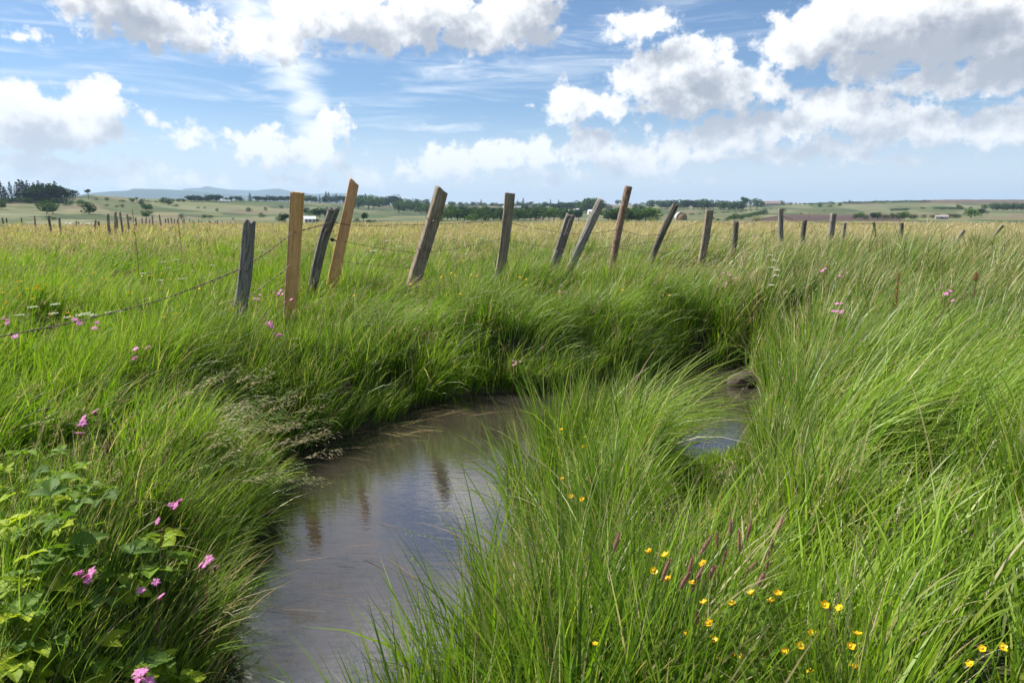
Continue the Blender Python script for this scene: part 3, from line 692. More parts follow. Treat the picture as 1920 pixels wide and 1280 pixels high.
def post_mesh(L, w, d, ext, kind='round', seed_=0, taper=.06, rough=.008, top='worn', nz=44, na=30):
    z = np.concatenate([np.linspace(-ext, 0, 8)[:-1], np.linspace(0, L, nz)]); a = np.linspace(0, 2 * np.pi, na, endpoint=False)
    p = {'round': 2.3, 'square': 5.0, 'plank': 12.0, 'split': 3.0}[kind]
    ca, sa = np.cos(a), np.sin(a); r = (np.abs(ca) ** p + np.abs(sa) ** p) ** (-1 / p)
    Zg, Ag = np.meshgrid(z, a, indexing='ij')
    s0 = seed_ * 13.7
    gro = (fbm(np.cos(Ag) * 5 + s0, np.sin(Ag) * 5 + Zg * 1.2, 4, seed_) - .5) * 2 * rough + (vnoise(Ag * 4 + s0, Zg * .7, seed_ + 5) - .5) * rough
    if kind == 'split': gro -= rough * 2.2 * (np.abs(((Ag * 3 / np.pi + .3 * np.sin(Zg * 3)) % 1) - .5) < .1)
    tp = 1 - taper * Zg / L
    bend = .25 * w * np.sin(Zg * 1.9 / max(L, .4) + s0) * (kind != 'plank')
    X = bend + (r[None] * ca[None] * w / 2 + gro * ca[None]) * tp + (vnoise(Zg * 1.7, s0 + 0 * Zg, 3) - .5) * rough * 2.5
    Y = (r[None] * sa[None] * d / 2 + gro * sa[None]) * tp + (vnoise(Zg * 1.7, s0 + 9 + 0 * Zg, 4) - .5) * rough * 2.5
    tj = {'worn': .035, 'flat': .004, 'slant': .006}[top]
    tz = (vnoise(np.cos(a) * 2.4 + s0, np.sin(a) * 2.4, 7) - .5) * tj * 2
    if top == 'slant': tz = tz - ca * w * .22
    w_ = np.clip((Zg - (L - .25)) / .25, 0, 1) ** 2
    Zg = Zg + w_ * tz[None]
    V = np.stack([X, Y, Zg], -1).reshape(-1, 3); n = len(z); F = []
    for i in range(n - 1):
        for j in range(na):
            j2 = (j + 1) % na; F.append((i * na + j, i * na + j2, (i + 1) * na + j2, (i + 1) * na + j))
    # top: a rounded shoulder ring and a centre
    last = (n - 1) * na; ring = V[last:last + na]; c = ring.mean(0)
    in1 = c + (ring - c) * .82; in1[:, 2] = ring[:, 2] + .004; in2 = c + (ring - c) * .4; in2[:, 2] = ring[:, 2] * .6 + c[2] * .4 + (vnoise(ring[:, 0] * 90, ring[:, 1] * 90, 2) - .5) * tj * .6
    V = np.vstack([V, in1, in2, [c]]); b1, b2, cc = last + na, last + 2 * na, last + 3 * na
    for j in range(na):
        j2 = (j + 1) % na; F += [(last + j, last + j2, b1 + j2, b1 + j), (b1 + j, b1 + j2, b2 + j2, b2 + j), (b2 + j, b2 + j2, cc)]
    return V, F
def tube(pts, rad, k=5):
    V, F = [], []; pts = [Vector(p) for p in pts]
    for i, p in enumerate(pts):
        t = (pts[min(i + 1, len(pts) - 1)] - pts[max(i - 1, 0)]).normalized(); u = t.orthogonal().normalized(); v = t.cross(u)
        if i and V: pass
        for j in range(k):
            a = 2 * math.pi * j / k; r = rad[i] if hasattr(rad, '__len__') else rad; V.append(p + (u * math.cos(a) + v * math.sin(a)) * r)
    for i in range(len(pts) - 1):
        for j in range(k): F.append((i * k + j, i * k + (j + 1) % k, (i + 1) * k + (j + 1) % k, (i + 1) * k + j))
    return V, F
def merge(parts):
    V, F = [], []
    for v, f in parts:
        o = len(V); V += [tuple(q) for q in v]; F += [tuple(i + o for i in g) for g in f]
    return V, F
POSTS = {}
def post(key, top, base, Yd, wpx, depth_ratio, kind, mat, label, topk='worn', rough=.008, taper=.05, ext=.62, spin=0.0, dy=0.0):
    T = Vector(at_y(top[0], top[1], Yd + dy)); B = Vector(at_y(base[0], base[1], Yd))
    ax = (T - B); L = ax.length; ax.normalize(); w = wpx * Yd / FPX
    sl = (B.z - gz(B.x, B.y)) / max(ax.z, .3) + .25
    V, F = post_mesh(L, w, w * depth_ratio, max(ext, sl), kind, len(POSTS) + 1, taper, rough, topk)
    o = meshobj('fence_post', V, F, MW[mat]); q = Vector((0, 0, 1)).rotation_difference(ax)
    o.rotation_mode = 'QUATERNION'; o.rotation_quaternion = q @ Quaternion((0, 0, 1), spin); o.location = B
    tag(o, label, 'fence post', 'wooden posts of the leaning wire fence')
    POSTS[key] = (o, B, T, Yd, w, L); return o
post(1, (468, 416), (440, 620), 7.8, 24, 1.0, 'round', 'grey', 'thick dark grey weathered post, nearest the camera, lichen on its right side', rough=.016, taper=.14)
post(2, (558, 361), (547, 560), 8.6, 22, .35, 'plank', 'plank', 'upright fresh orange sawn plank post with a strip of bark on its left edge', 'flat', .0015, -.06)
post(3, (628, 392), (588, 532), 9.7, 16, 1.0, 'split', 'grey', 'split grey leaning post between the two orange planks', 'worn', .014, -.12)
post(4, (664, 341), (627, 515), 9.9, 20, .35, 'plank', 'plank2', 'tall fresh pinkish orange plank post leaning right', 'slant', .003, .12)
post(5, (823, 355), (789, 497), 10.5, 24, .8, 'square', 'brown', 'stout grey brown squared post leaning right above the stream, cracked on its left face', 'slant', .007, .02, spin=.45)
post(6, (953, 362), (939, 488), 11.2, 17, .9, 'square', 'brown', 'nearly upright squared post with a rounded flat top, third standing beyond the planks', 'flat', .006, -.12)
post(7, (1072, 404), (1036, 494), 11.7, 16, .8, 'split', 'grey', 'short cracked grey post leaning right in front of the village', 'worn', .012, -.1)
post(8, (1131, 380), (1070, 498), 11.5, 15, .9, 'round', 'pale', 'pale silvery post leaning far to the right with a rusty stained top', 'slant', .006, -.1)
post(9, (1180, 350), (1152, 488), 12.0, 13, 1, 'round', 'bark', 'tall slim reddish bark covered post, tallest right of the stream bend', 'flat', .004, -.06)
post(10, (1264, 384), (1228, 476), 13.8, 11, 1, 'round', 'dark', 'dark mossy post leaning right beside the round haystack', 'worn', .008, -.05)
post(11, (1327, 394), (1319, 472), 15.5, 13, .9, 'square', 'brown', 'sturdy brown post with a flat top standing near the long dark hedge', 'flat', .006, -.05)
post(12, (1380, 415), (1371, 476), 17.0, 10, 1, 'round', 'dark', 'short dark post with a rounded top in front of the long hedge', 'worn', .006, 0)
post(13, (1466, 391), (1462, 457), 19.5, 8.5, 1, 'round', 'grey', 'tall slim post standing against the ploughed field', 'flat', .006, -.05)
post(14, (1511, 413), (1505, 458), 21.5, 8.5, 1, 'round', 'dark', 'short dark post right of the tall slim one by the ploughed field', 'flat', .008, 0)
post(15, (1563, 400), (1559, 457), 22.5, 9.5, 1, 'square', 'grey', 'tall grey post at the right end of the ploughed field', 'flat', .006, 0)
post(16, (1583, 417), (1579, 460), 23.0, 5.5, 1, 'split', 'pale', 'thin pale ragged post close beside a taller grey one', 'worn', .01, 0)
post(17, (1637, 417), (1640, 447), 27.0, 4.8, 1, 'round', 'dark', 'thin dark post leaning slightly left, second from the last upright ones', 'flat', .008, 0)
post(18, (1691, 418), (1688, 449), 29.0, 6.0, 1, 'square', 'dark', 'short dark upright post, last standing one at the right', 'flat', .006, 0)
post(19, (1808, 433), (1790, 455), 24.0, 6.5, 1, 'split', 'pale', 'short pale post tilted half over in the right meadow', 'worn', .01, 0)
post(20, (1881, 424), (1850, 461), 21.5, 5.5, 1, 'split', 'brown', 'brown rough post tilted half over, rightmost of the fence', 'worn', .012, 0)
# bark strip on the first plank, insulator on the leaning one, wire wraps and staples
o, B, T, Yd, w, L = POSTS[2]
bz = np.linspace(-.3, L - .005, 26); Vb, Fb = [], []
for i, z in enumerate(bz):
    ww = (.022 - .012 * z / L) * (1 + .5 * (vnoise(z * 6, 1.0, 4) - .5)); 
    for j in range(7):
        a = math.pi * (0.5 + j / 6); Vb.append((-w / 2 * (1.0 + .06 * z / L) + .004 + math.cos(a) * ww, math.sin(a) * w * .19, z))
for i in range(25):
    for j in range(6): Fb.append((i * 7 + j, i * 7 + j + 1, (i + 1) * 7 + j + 1, (i + 1) * 7 + j))
b = meshobj('bark', Vb, Fb, MW['bark'], o); b['label'] = 'pale peeling bark strip'
o, B, T, Yd, w, L = POSTS[4]
V, F = merge([tube([(-w / 2 - .0, -.02, L * .36), (-w / 2 - .035, -.04, L * .36)], .012, 8), tube([(-w / 2 - .035, -.04, L * .36 + .0), (-w / 2 - .045, -.045, L * .36 + .001), (-w / 2 - .075, -.05, L * .365)], [.03, .03, .012], 10)])
meshobj('insulator', V, F, M_plastic, o)
for k, fr in ((1, .55), (1, .22), (1, .25), (3, .72), (3, .70), (5, .62), (6, .58), (7, .50), (8, .42), (5, .2), (6, .16)):
    o, B, T, Yd, w, L = POSTS[k]; z0 = L * fr; pts = []
    rr = w * .56 + .004
    for i in range(40):
        a = i / 39 * 2 * math.pi * 1.9; pts.append((math.cos(a) * rr * (1 - .05 * fr), math.sin(a) * rr, z0 + i * .0006 + .01 * math.sin(a * 1.3)))
    V, F = tube(pts, .0032, 4); meshobj('wire_wrap', V, F, M_wire, o)
for k in range(5, 14):
    o, B, T, Yd, w, L = POSTS[k]; 
    for fr in (.6, .25):
        V, F = tube([(-.012, -w * .42, L * fr), (-.012, -w * .60, L * fr), (.012, -w * .60, L * fr + .01), (.012, -w * .42, L * fr + .01)], .0032, 4); meshobj('staple', V, F, M_metal, o)

# ------------------------------------------------------------------ barbed wire
def wire(pts, label, rad=.0028, step=.035, barb=.115, sag=0.0):
    """pts: photo x, y and distance of each fixing; the strand hangs between them"""
    W3 = [Vector(at_y(*p)) for p in pts]; line = []
    for a, b in zip(W3[:-1], W3[1:]):
        n = max(2, int((b - a).length / step))
        for i in range(n):
            t = i / n; line.append(a.lerp(b, t) - Vector((0, 0, sag * 4 * t * (1 - t) * (b - a).length)) + Vector((0, 0, .006 * (vnoise(a.x * 9 + t * (b - a).length * 6, 1.0, 3) - .5).item() if True else 0)))
    line.append(W3[-1]); parts = []
    for s_ in (0, math.pi):
        hp = []
        for i, p in enumerate(line):
            tdir = (line[min(i + 1, len(line) - 1)] - line[max(i - 1, 0)]).normalized(); u = Vector((0, 0, 1)); v = tdir.cross(u).normalized(); a = i * 1.5 + s_
            hp.append(p + (u * math.cos(a) + v * math.sin(a)) * rad * 1.1)
        parts.append(tube(hp, rad * .8, 4))
    acc = 0
    for i in range(1, len(line) - 1):
        acc += (line[i] - line[i - 1]).length
        if acc > barb:
            acc = 0; tdir = (line[i + 1] - line[i]).normalized(); c = line[i]
            for q in range(4):
                a = random.uniform(0, 6.28); u = tdir.orthogonal().normalized(); u.rotate(Quaternion(tdir, a)); u = (u + tdir * random.uniform(-.5, .5)).normalized()
                parts.append(tube([c - u * .004, c + u * .017], [rad * .9, rad * .3], 4))
            parts.append(tube([c - tdir * .008, c + tdir * .008], rad * 2.0, 5))
    V, F = merge(parts); c = W3[0]; V = [tuple(Vector(v) - c) for v in V]
    o = meshobj('barbed_wire', V, F, M_wire); o.location = c; tag(o, label, 'wire', 'strands of barbed wire along the fence'); return o
wire([(-60, 643, 4.9), (60, 620, 5.3), (150, 602, 5.7), (300, 563, 6.4), (390, 530, 7.1), (452, 504, 7.75), (505, 470, 8.1), (548, 437, 8.5), (600, 423, 9.1), (622, 416, 9.65), (655, 422, 9.85)],
     'rusty top strand of barbed wire running from the left edge to the orange planks', .0046)
wire([(180, 725, 5.1), (290, 665, 6.0), (360, 622, 6.8), (430, 583, 7.75), (490, 540, 8.1), (545, 497, 8.5)],
     'lower strand of barbed wire, half hidden in grass left of the nearest post', .0042)
wire([(655, 422, 9.85), (720, 423, 10.1), (802, 421, 10.5), (880, 418, 10.8), (940, 413, 11.15), (985, 425, 11.4), (1050, 436, 11.65), (1098, 439, 11.5), (1160, 431, 12.0), (1205, 442, 12.8), (1243, 440, 13.8), (1322, 413, 15.4), (1376, 422, 17), (1464, 404, 19.4)],
     'top strand of barbed wire from the leaning plank along the tilted posts')
wire([(1464, 404, 19.4), (1508, 421, 21.4), (1561, 415, 22.4), (1582, 421, 22.9), (1638, 419, 26.9), (1690, 421, 28.9)], 'thin far strand of wire between the small posts at the right', .004)
wire([(645, 453, 9.85), (710, 465, 10.1), (790, 476, 10.5), (860, 466, 10.9), (942, 447, 11.15), (1000, 460, 11.4), (1047, 467, 11.65), (1092, 467, 11.5), (1158, 463, 12.0), (1234, 452, 13.8), (1321, 441, 15.4), (1374, 450, 17), (1463, 432, 19.4)],
     'middle strand of barbed wire between the tilted posts')
wire([(640, 490, 9.85), (720, 499, 10.2), (789, 503, 10.5)], 'lowest strand of wire in the grass between the leaning plank and the stout brown post')
wire([(1155, 464, 12.0), (1190, 471, 12.6), (1232, 475, 13.8), (1320, 468, 15.4)], 'lowest strand of wire in the grass below the dark mossy post')

# ------------------------------------------------------------------ far fences
M_farpost = MW['brown']
FP = [(5,408,424),(10,409,421),(40,408,426),(66,405,428),(92,405,436),(111,408,437),(142,414,431),(147,416,429),(163,420,434),(176,412,436),(185,415,436),(202,402,436),(213,398,430),(219,406,432),(226,398,432),
      (238,402,428),(255,408,428),(266,409,424),(274,409,424),(280,411,423),(285,405,424),(300,403,424),(310,410,422),(315,409,422),(321,408,424)]
FP += [(328 + i * 6.2 + random.uniform(-2, 2), 411 + random.uniform(-1.5, 2) + i * .25, 422) for i in range(21)]
protos = []
for k in range(3):
    V, F = post_mesh(1.0, .1, .1, 0, 'round', 60 + k, .1, .01, 'worn', 12, 10); me = bpy.data.meshes.new('fence_post'); me.from_pydata([tuple(v) for v in V], [], F); me.shade_smooth(); me.materials.append(MW[('brown', 'dark', 'grey')[k]]); protos.append(me)
farpt = []
for i, (px, yt, yb) in enumerate(sorted(FP)):
    Yd = float(np.clip(1.25 * FPX / (yb - yt + 5), 34, 98)); T = Vector(at_y(px, yt, Yd)); g = gz(T.x, T.y); Hh = T.z - g + .2
    o = bpy.data.objects.new('fence_post', protos[i % 3]); put(o); o.location = (T.x, T.y, g - .2); o.scale = (random.uniform(1.3, 2.0),) * 2 + (Hh,)
    o.rotation_euler = (random.uniform(-.04, .04), random.uniform(-.06, .06), random.uniform(0, 6))
    n_ = ORD[i] if i < len(ORD) else 'last few'; lab = f'small distant wooden post in the left meadow, {n_} from the left' if i < len(ORD) else 'tiny distant wooden post at the right end of the far left fence row'
    tag(o, lab, 'fence post', 'distant posts across the left meadow'); farpt.append((px, T, Hh))
M_thin = M_wire
for nm, sel in (('thin fence wire between the distant posts at the left edge', [p for p in farpt if 35 < p[0] < 115]), ('thin fence wire between the taller distant posts in the left meadow', [p for p in farpt if 200 < p[0] < 330 and p[2] > .9])):
    V, F = tube([p[1] - Vector((0, 0, .15)) for p in sel], .006, 4); o = meshobj('fence_wire', V, F, M_thin); tag(o, nm, 'wire')

# ------------------------------------------------------------------ trees
def folmat(name, color, vary=.35):
    m, N = newmat(name); at = N.n('ShaderNodeVertexColor', {'layer_name': 'col'}).outputs[0]
    c = N.v('MULTIPLY', at, tuple(color))
    d = N.n('ShaderNodeBsdfDiffuse', None, Color=c); t = N.n('ShaderNodeBsdfTranslucent', None, Color=N.v('MULTIPLY', c, (1.2, 1.3, .6)))
    finish(N, N.n('ShaderNodeMixShader', None, _0=.25, _1=d.outputs[0], _2=t.outputs[0]).outputs[0]); return m
M_fol = dict(broad=folmat('broadleaf_foliage', (.060, .108, .034)), conifer=folmat('conifer_foliage', (.028, .055, .032)), light=folmat('light_foliage', (.095, .165, .04)), bush=folmat('hedge_foliage', (.050, .088, .032)), olive=folmat('yellow_green_foliage', (.14, .16, .03)))
M_trunk = plain('tree_bark', (.10, .08, .06), .9, 8, .3)
def crown(kind, seed_):
    r = np.random.default_rng(seed_); Q = []; N_ = []
    if kind == 'conifer':
        for lv in np.linspace(.12, .98, 15):
            rad = .21 * (1 - lv) ** .8 * r.uniform(.8, 1.15) + .015
            for b_ in range(int(10 + 12 * (1 - lv))):
                a = r.uniform(0, 6.28); rr = rad * r.uniform(.35, 1.05); Q.append((math.cos(a) * rr, math.sin(a) * rr, lv - rr * .25 + r.uniform(-.015, .015))); N_.append(.05 + .012 * r.random())
    else:
        cfg = {'broad': (11, .34, .33, .52, .26), 'pine': (7, .28, .16, .72, .15), 'bush': (7, .42, .22, .45, .42), 'tall': (8, .2, .3, .58, .19)}[kind]
        nl, sx, sz, cz, lr = cfg
        for l in range(nl):
            c = np.array([r.normal(0, sx * .55), r.normal(0, sx * .55), cz + r.uniform(-sz, sz) * .8]); lrr = lr * r.uniform(.7, 1.15)
            for k in range(85):
                v = r.normal(0, 1, 3); v /= np.linalg.norm(v); v = v * lrr * r.uniform(.72, 1.04) * np.array([1, 1, .8])
                p = c + v
                if kind != 'bush' and p[2] < (.10 if kind == 'broad' else .2): continue
                if p[2] < .02: p[2] = .02
                Q.append(p); N_.append(r.uniform(.05, .085) if kind != 'pine' else r.uniform(.035, .06))
    Q = np.array(Q); s = np.array(N_); n = len(Q); zmax = Q[:, 2].max() + .03; Q[:, 2] /= zmax
    u = r.normal(0, 1, (n, 3)); u /= np.linalg.norm(u, axis=1, keepdims=True); v = np.cross(u, r.normal(0, 1, (n, 3))); v /= np.linalg.norm(v, axis=1, keepdims=True)
    V = np.stack([Q - u * s[:, None] * .6, Q + v * s[:, None] * .5, Q + u * s[:, None] * .6, Q - v * s[:, None] * .5], 1).reshape(-1, 3)
    cl = np.repeat((r.uniform(.6, 1.45, n))[:, None] * np.array([[1, 1, 1]]), 4, 0); return V, [tuple(range(i * 4, i * 4 + 4)) for i in range(n)], cl
def tree_proto(kind, matk, seed_):
    V, F, C = crown(kind, seed_); me = bpy.data.meshes.new('crown'); me.from_pydata([tuple(v) for v in V], [], F); at = me.color_attributes.new('col', 'FLOAT_COLOR', 'POINT')
    c4 = np.ones((len(V), 4), np.float32); c4[:, :3] = C; at.data.foreach_set('color', c4.ravel()); me.materials.append(M_fol[matk])
    parts = [tube([(0, 0, -.06), (.008, 0, .25), (.0, .01, .6), (.01, 0, .85)], [.030, .022, .013, .004], 6)]
    rr = random.Random(seed_)
    for k in range(5):
        a = rr.uniform(0, 6.28); h = rr.uniform(.25, .5); parts.append(tube([(0, 0, h), (math.cos(a) * .1, math.sin(a) * .1, h + .12), (math.cos(a) * .2, math.sin(a) * .2, h + .25)], [.013, .009, .003], 5))
    tv, tf = merge(parts); mt = bpy.data.meshes.new('trunk'); mt.from_pydata(tv, [], tf); mt.materials.append(M_trunk); return me, mt
TP = {}
for kind, mk, key in (('broad', 'broad', 'broad'), ('broad', 'light', 'light'), ('conifer', 'conifer', 'conifer'), ('bush', 'bush', 'bush'), ('bush', 'olive', 'olive'), ('pine', 'broad', 'pine'), ('tall', 'broad', 'tall'), ('broad', 'conifer', 'darkbroad')):
    TP[key] = [tree_proto(kind, mk, 100 + 7 * len(TP) + k) for k in range(3)]
def tree(px, py, h, key, wf=1.0, lift=0):
    p = hit(px, py, 0, 150, 3500)
    if p[1] > 3300: p = at_y(px, py, 1900)
    Y = p[1]; H = h * Y / FPX * 1.12; g = gz(p[0], p[1]); wf = wf * 1.15
    name = {'conifer': 'conifer', 'bush': 'bush', 'olive': 'bush', 'pine': 'pine_tree'}.get(key, 'broadleaf_tree')
    o = bpy.data.objects.new(name, None); put(o); o.location = (p[0], p[1], g); o.empty_display_size = .3
    o.scale = (H * wf, H * wf, H); o.rotation_euler = (0, 0, random.uniform(0, 6.28))
    cm, tm = random.choice(TP[key]); c = bpy.data.objects.new('crown', cm); put(c, o)
    if key not in ('bush', 'olive'): t = bpy.data.objects.new('trunk', tm); put(t, o)
    return o
def wood(items, label, group, cat='tree'):
    items = sorted(items, key=lambda t: t[0])
    for i, it in enumerate(items):
        o = tree(*it)
        if len(items) == 1: tag(o, label, cat)
        else: tag(o, f'{label}, {ORD[i] if i < len(ORD) else "one of the last"} from the left', cat, group)
J = lambda a: random.uniform(-a, a)
wood([(3, 380, 38, 'conifer', 1.3), (11, 380, 26, 'conifer', 1.2), (22, 379, 33, 'conifer', .9), (34, 379, 33, 'conifer', 1), (40, 379, 37, 'conifer', 1), (45, 379, 36, 'conifer', 1.1), (54, 379, 35, 'conifer', .9), (59, 379, 30, 'conifer', 1), (67, 379, 32, 'conifer', 1.1),
      (76, 379, 35, 'conifer', 1), (83, 379, 31, 'conifer', 1.1), (96, 379, 30, 'conifer', 1.2), (106, 379, 34, 'conifer', 1), (48, 379, 33, 'conifer', 1.2)], 'tall dark conifer in the wood on the left hill', 'conifers of the wood at the left edge')
wood([(52 + i * 7.2 + J(2), 380 + J(.5), h, 'darkbroad', 1.15) for i, h in enumerate([22, 24, 25, 26, 28, 31, 30, 32, 28, 26, 22])], 'dark rounded broadleaf in the wood on the left hill', 'broadleaf trees of the wood at the left edge')
wood([(x + J(2), 381 + J(.6), random.uniform(8, 12), 'bush', 1.5) for x in range(0, 130, 9)], 'dark bush along the foot of the wood on the left hill', 'bushes below the left wood', 'bush')
wood([(142, 374, 15, 'pine', 1), ], 'small lone tree just right of the wood on the left skyline', None)
wood([(166, 373, 16, 'pine', 1.1)], 'lone spreading tree with open crown on the left skyline', None)
wood([(88, 401, 23, 'broad', 1.0)], 'left one of two touching round trees in the pasture below the wood', None)
wood([(100, 402, 20, 'broad', 1.0)], 'right one of two touching round trees in the pasture below the wood', None)
wood([(167, 402, 22, 'broad', 1.0)], 'lone round tree with a bare trunk in the left pasture', None)
wood([(152, 385, 10, 'bush', 1.3)], 'dark rounded bush just below the lone skyline trees', None, 'bush')
wood([(274, 396, 14, 'broad', 1.2)], 'round dark tree in the left pasture above a second one', None)
wood([(275, 409, 13, 'broad', 1.2)], 'round dark tree low in the left pasture behind the distant posts', None)
wood([(134, 386, 8, 'bush', 1.1), (122, 386, 5, 'bush', 1.4), (202, 377, 7, 'bush', 1), (181, 375, 4, 'bush', 1), (202, 387, 4, 'bush', 1.5), (221, 389, 4, 'bush', 1.3), (229, 389, 6, 'bush', 1), (3, 393, 16, 'broad', 1), (330, 388, 5, 'bush', 1.5),
      (92, 413, 8, 'bush', 1.4), (103, 413, 5, 'bush', 1.5), (341, 411, 9, 'bush', .9), (385, 410, 8, 'bush', .9), (394, 410, 6, 'bush', 1.5), (407, 397, 6, 'bush', .9), (467, 398, 8, 'bush', 1.2), (498, 396, 7, 'bush', .7), (491, 404, 5, 'bush', 1.2),
      (495, 408, 5, 'bush', 2), (384, 391, 3, 'bush', 1.6), (372, 391, 3, 'bush', 1.5), (437, 412, 3, 'bush', 1.3), (244, 414, 7, 'bush', 1.1)], 'small bush dotted on the left pastures', 'bushes on the left pastures', 'bush')
wood([(248, 380, 8, 'broad', 1.1), (257, 380, 9, 'pine', 1.1), (266, 384, 10, 'broad', 1), (306, 382, 11, 'broad', 1), (317, 385, 12, 'broad', 1.1), (230, 379, 4, 'bush', 2), (278, 380, 4, 'bush', 2), (293, 380, 3, 'bush', 2.4), (336, 379, 6, 'broad', 1.3), (344, 379, 6, 'broad', 1.3)],
     'small tree on the left skyline below the blue hills', 'small trees below the blue hills')
wood([(352 + i * 6.6 + J(1.5), 378, random.uniform(9, 12), 'darkbroad', 1.3) for i in range(10)] + [(424, 378, 7, 'broad', 1.1), (434, 378, 9, 'darkbroad', 1.3), (443, 378, 9, 'darkbroad', 1.3), (452, 378, 9, 'darkbroad', 1.3)],
     'dark tree in the skyline row left of the nearest post', 'trees of the skyline row left of the nearest post')
wood([(469, 378, 14, 'conifer', 1.6)] + [(478 + i * 7 + J(1.5), 378, random.uniform(8, 11), 'darkbroad', 1.3) for i in range(10)], 'dark tree in the skyline row before the orange planks', 'trees of the skyline row before the planks')
wood([(574, 380, 13, 'broad', 1.3), (584, 380, 12, 'broad', 1.3), (592, 380, 9, 'broad', 1.3), (600, 381, 13, 'conifer', 1.2), (607, 381, 13, 'darkbroad', 1), (612, 381, 19, 'conifer', 1.1), (617, 381, 18, 'conifer', 1.1), (624, 381, 13, 'darkbroad', 1.2), (631, 381, 16, 'conifer', 1.2),
      (638, 381, 13, 'darkbroad', 1.3), (645, 382, 14, 'darkbroad', 1.3), (653, 383, 14, 'darkbroad', 1.3)], 'dark tree of the skyline wood behind the two planks', 'trees of the skyline wood behind the planks')
wood([(672, 392, 22, 'broad', 1), (681, 388, 20, 'broad', 1), (691, 392, 24, 'broad', 1.1), (701, 393, 21, 'broad', 1.1), (686, 384, 19, 'conifer', 1.2), (712, 388, 17, 'broad', 1.2), (722, 387, 15, 'broad', 1.2), (731, 389, 18, 'darkbroad', 1.2), (738, 389, 22, 'darkbroad', 1), (748, 400, 21, 'broad', 1.1),
      (759, 396, 19, 'broad', 1.1), (769, 396, 18, 'broad', 1.1), (779, 398, 18, 'broad', 1.2), (790, 400, 18, 'broad', 1.2), (800, 402, 19, 'broad', 1.1), (751, 388, 15, 'darkbroad', 1), (766, 386, 12, 'broad', 1.3), (783, 386, 12, 'broad', 1.3), (798, 387, 12, 'broad', 1.3)],
     'green tree between leaning plank and stout brown post', 'trees between the leaning plank and the brown post')
wood([(572, 402, 13, 'broad', .9), (583, 403, 10, 'bush', 1.5), (592, 405, 10, 'bush', 1.5), (600, 409, 17, 'darkbroad', 1.2), (609, 408, 14, 'darkbroad', 1.2), (617, 398, 10, 'bush', 1.1), (634, 395, 8, 'bush', 1.2), (535, 417, 16, 'darkbroad', 1.3), (526, 416, 10, 'bush', 1.4), (594, 418, 8, 'bush', 1.3),
      (670, 418, 9, 'bush', .9), (682, 418, 18, 'tall', .9), (692, 418, 6, 'bush', 1.8), (703, 418, 5, 'bush', 1.8), (527, 391, 6, 'bush', 1)], 'tree or thicket on the slope around the two planks', 'thickets on the slope by the planks')
wood([(815 + i * 11.2 + J(2.5), 413 + J(1.5), random.uniform(17, 24), random.choice(['broad', 'broad', 'darkbroad', 'light']), 1.15) for i in range(25)] + [(884, 417, 15, 'light', 1.3), (826, 417, 9, 'bush', 1), (911, 416, 12, 'broad', 1)],
     'green tree in the belt before the village', 'trees of the belt before the village')
wood([(818 + i * 12 + J(3), 399 + J(1.5), random.uniform(9, 13), random.choice(['broad', 'darkbroad']), 1.4) for i in range(11)] + [(960 + i * 13 + J(3), 393 + J(1.5), random.uniform(8, 12), random.choice(['broad', 'darkbroad']), 1.4) for i in range(14)],
     'dark tree standing among the village houses', 'trees among the village houses')
wood([(818 + i * 8.4 + J(3), 387 + J(1), random.uniform(4, 8), random.choice(['broad', 'darkbroad', 'bush']), 1.4) for i in range(38)], 'tiny tree on the skyline above the village', 'skyline trees above the village')
wood([(902, 386, 11, 'conifer', 1.2), (981, 386, 13, 'conifer', 1.2), (963, 386, 9, 'conifer', 1), (971, 386, 10, 'conifer', 1), (1032, 386, 11, 'conifer', 1), (1047, 386, 10, 'conifer', 1.1)], 'small pointed conifer rising above the village skyline', 'conifers above the village')
wood([(1090, 399, 20, 'broad', 1.2), (1099, 399, 24, 'broad', 1.2), (1108, 399, 25, 'broad', 1.2), (1117, 398, 22, 'broad', 1.2), (1080, 398, 16, 'darkbroad', 1.2), (1070, 397, 15, 'darkbroad', 1.2), (1060, 396, 14, 'darkbroad', 1.2), (1050, 395, 13, 'darkbroad', 1.2), (1040, 395, 12, 'darkbroad', 1.3)],
     'tree in the tall wood right above the village roofs', 'trees of the wood above the village roofs')
wood([(1137 + i * 3.2, 394, 9 + J(1), 'conifer', 1.3) for i in range(4)], 'dark young conifer beside the straw field right of the village', 'young conifers beside the straw field')
wood([(1140 + i * 8.6 + J(2), 416 + J(1), random.uniform(19, 25), random.choice(['broad', 'light', 'broad']), 1.15) for i in range(10)] + [(1190, 403, 13, 'broad', 1.1), (1204, 400, 14, 'broad', 1.2), (1213, 404, 12, 'broad', 1.1), (1225, 417, 10, 'olive', 1.2), (1231, 414, 8, 'bush', 1.2)],
     'leafy tree in the belt behind the tall reddish post', 'trees of the belt behind the reddish post')
wood([(1158, 383, 8, 'broad', 1.2), (1190, 393, 10, 'broad', 1), (1200, 392, 9, 'broad', 1), (1217, 391, 14, 'broad', 1.2), (1225, 386, 9, 'broad', 1.3), (1233, 386, 9, 'broad', 1.3), (1240, 392, 15, 'broad', 1.1), (1249, 392, 15, 'broad', 1.2), (1170, 384, 3, 'bush', 1.6), (1180, 384, 3, 'bush', 1.6), (1205, 385, 5, 'bush', 1.5)],
     'green tree behind the straw field near the dark mossy post', 'trees behind the straw field')
wood([(1262 + i * 9.6 + J(2), 393 + J(1), random.uniform(14, 18), random.choice(['broad', 'darkbroad', 'broad']), 1.15) for i in range(11)] + [(1368 + i * 8 + J(1), 394, random.uniform(12, 16), 'broad', 1.1) for i in range(4)] + [(1394, 393, 21, 'tall', 1.1), (1407, 392, 15, 'pine', 1), (1419, 392, 18, 'broad', 1)],
     'green tree in the long wood right of the haystack', 'trees of the long wood right of the haystack')
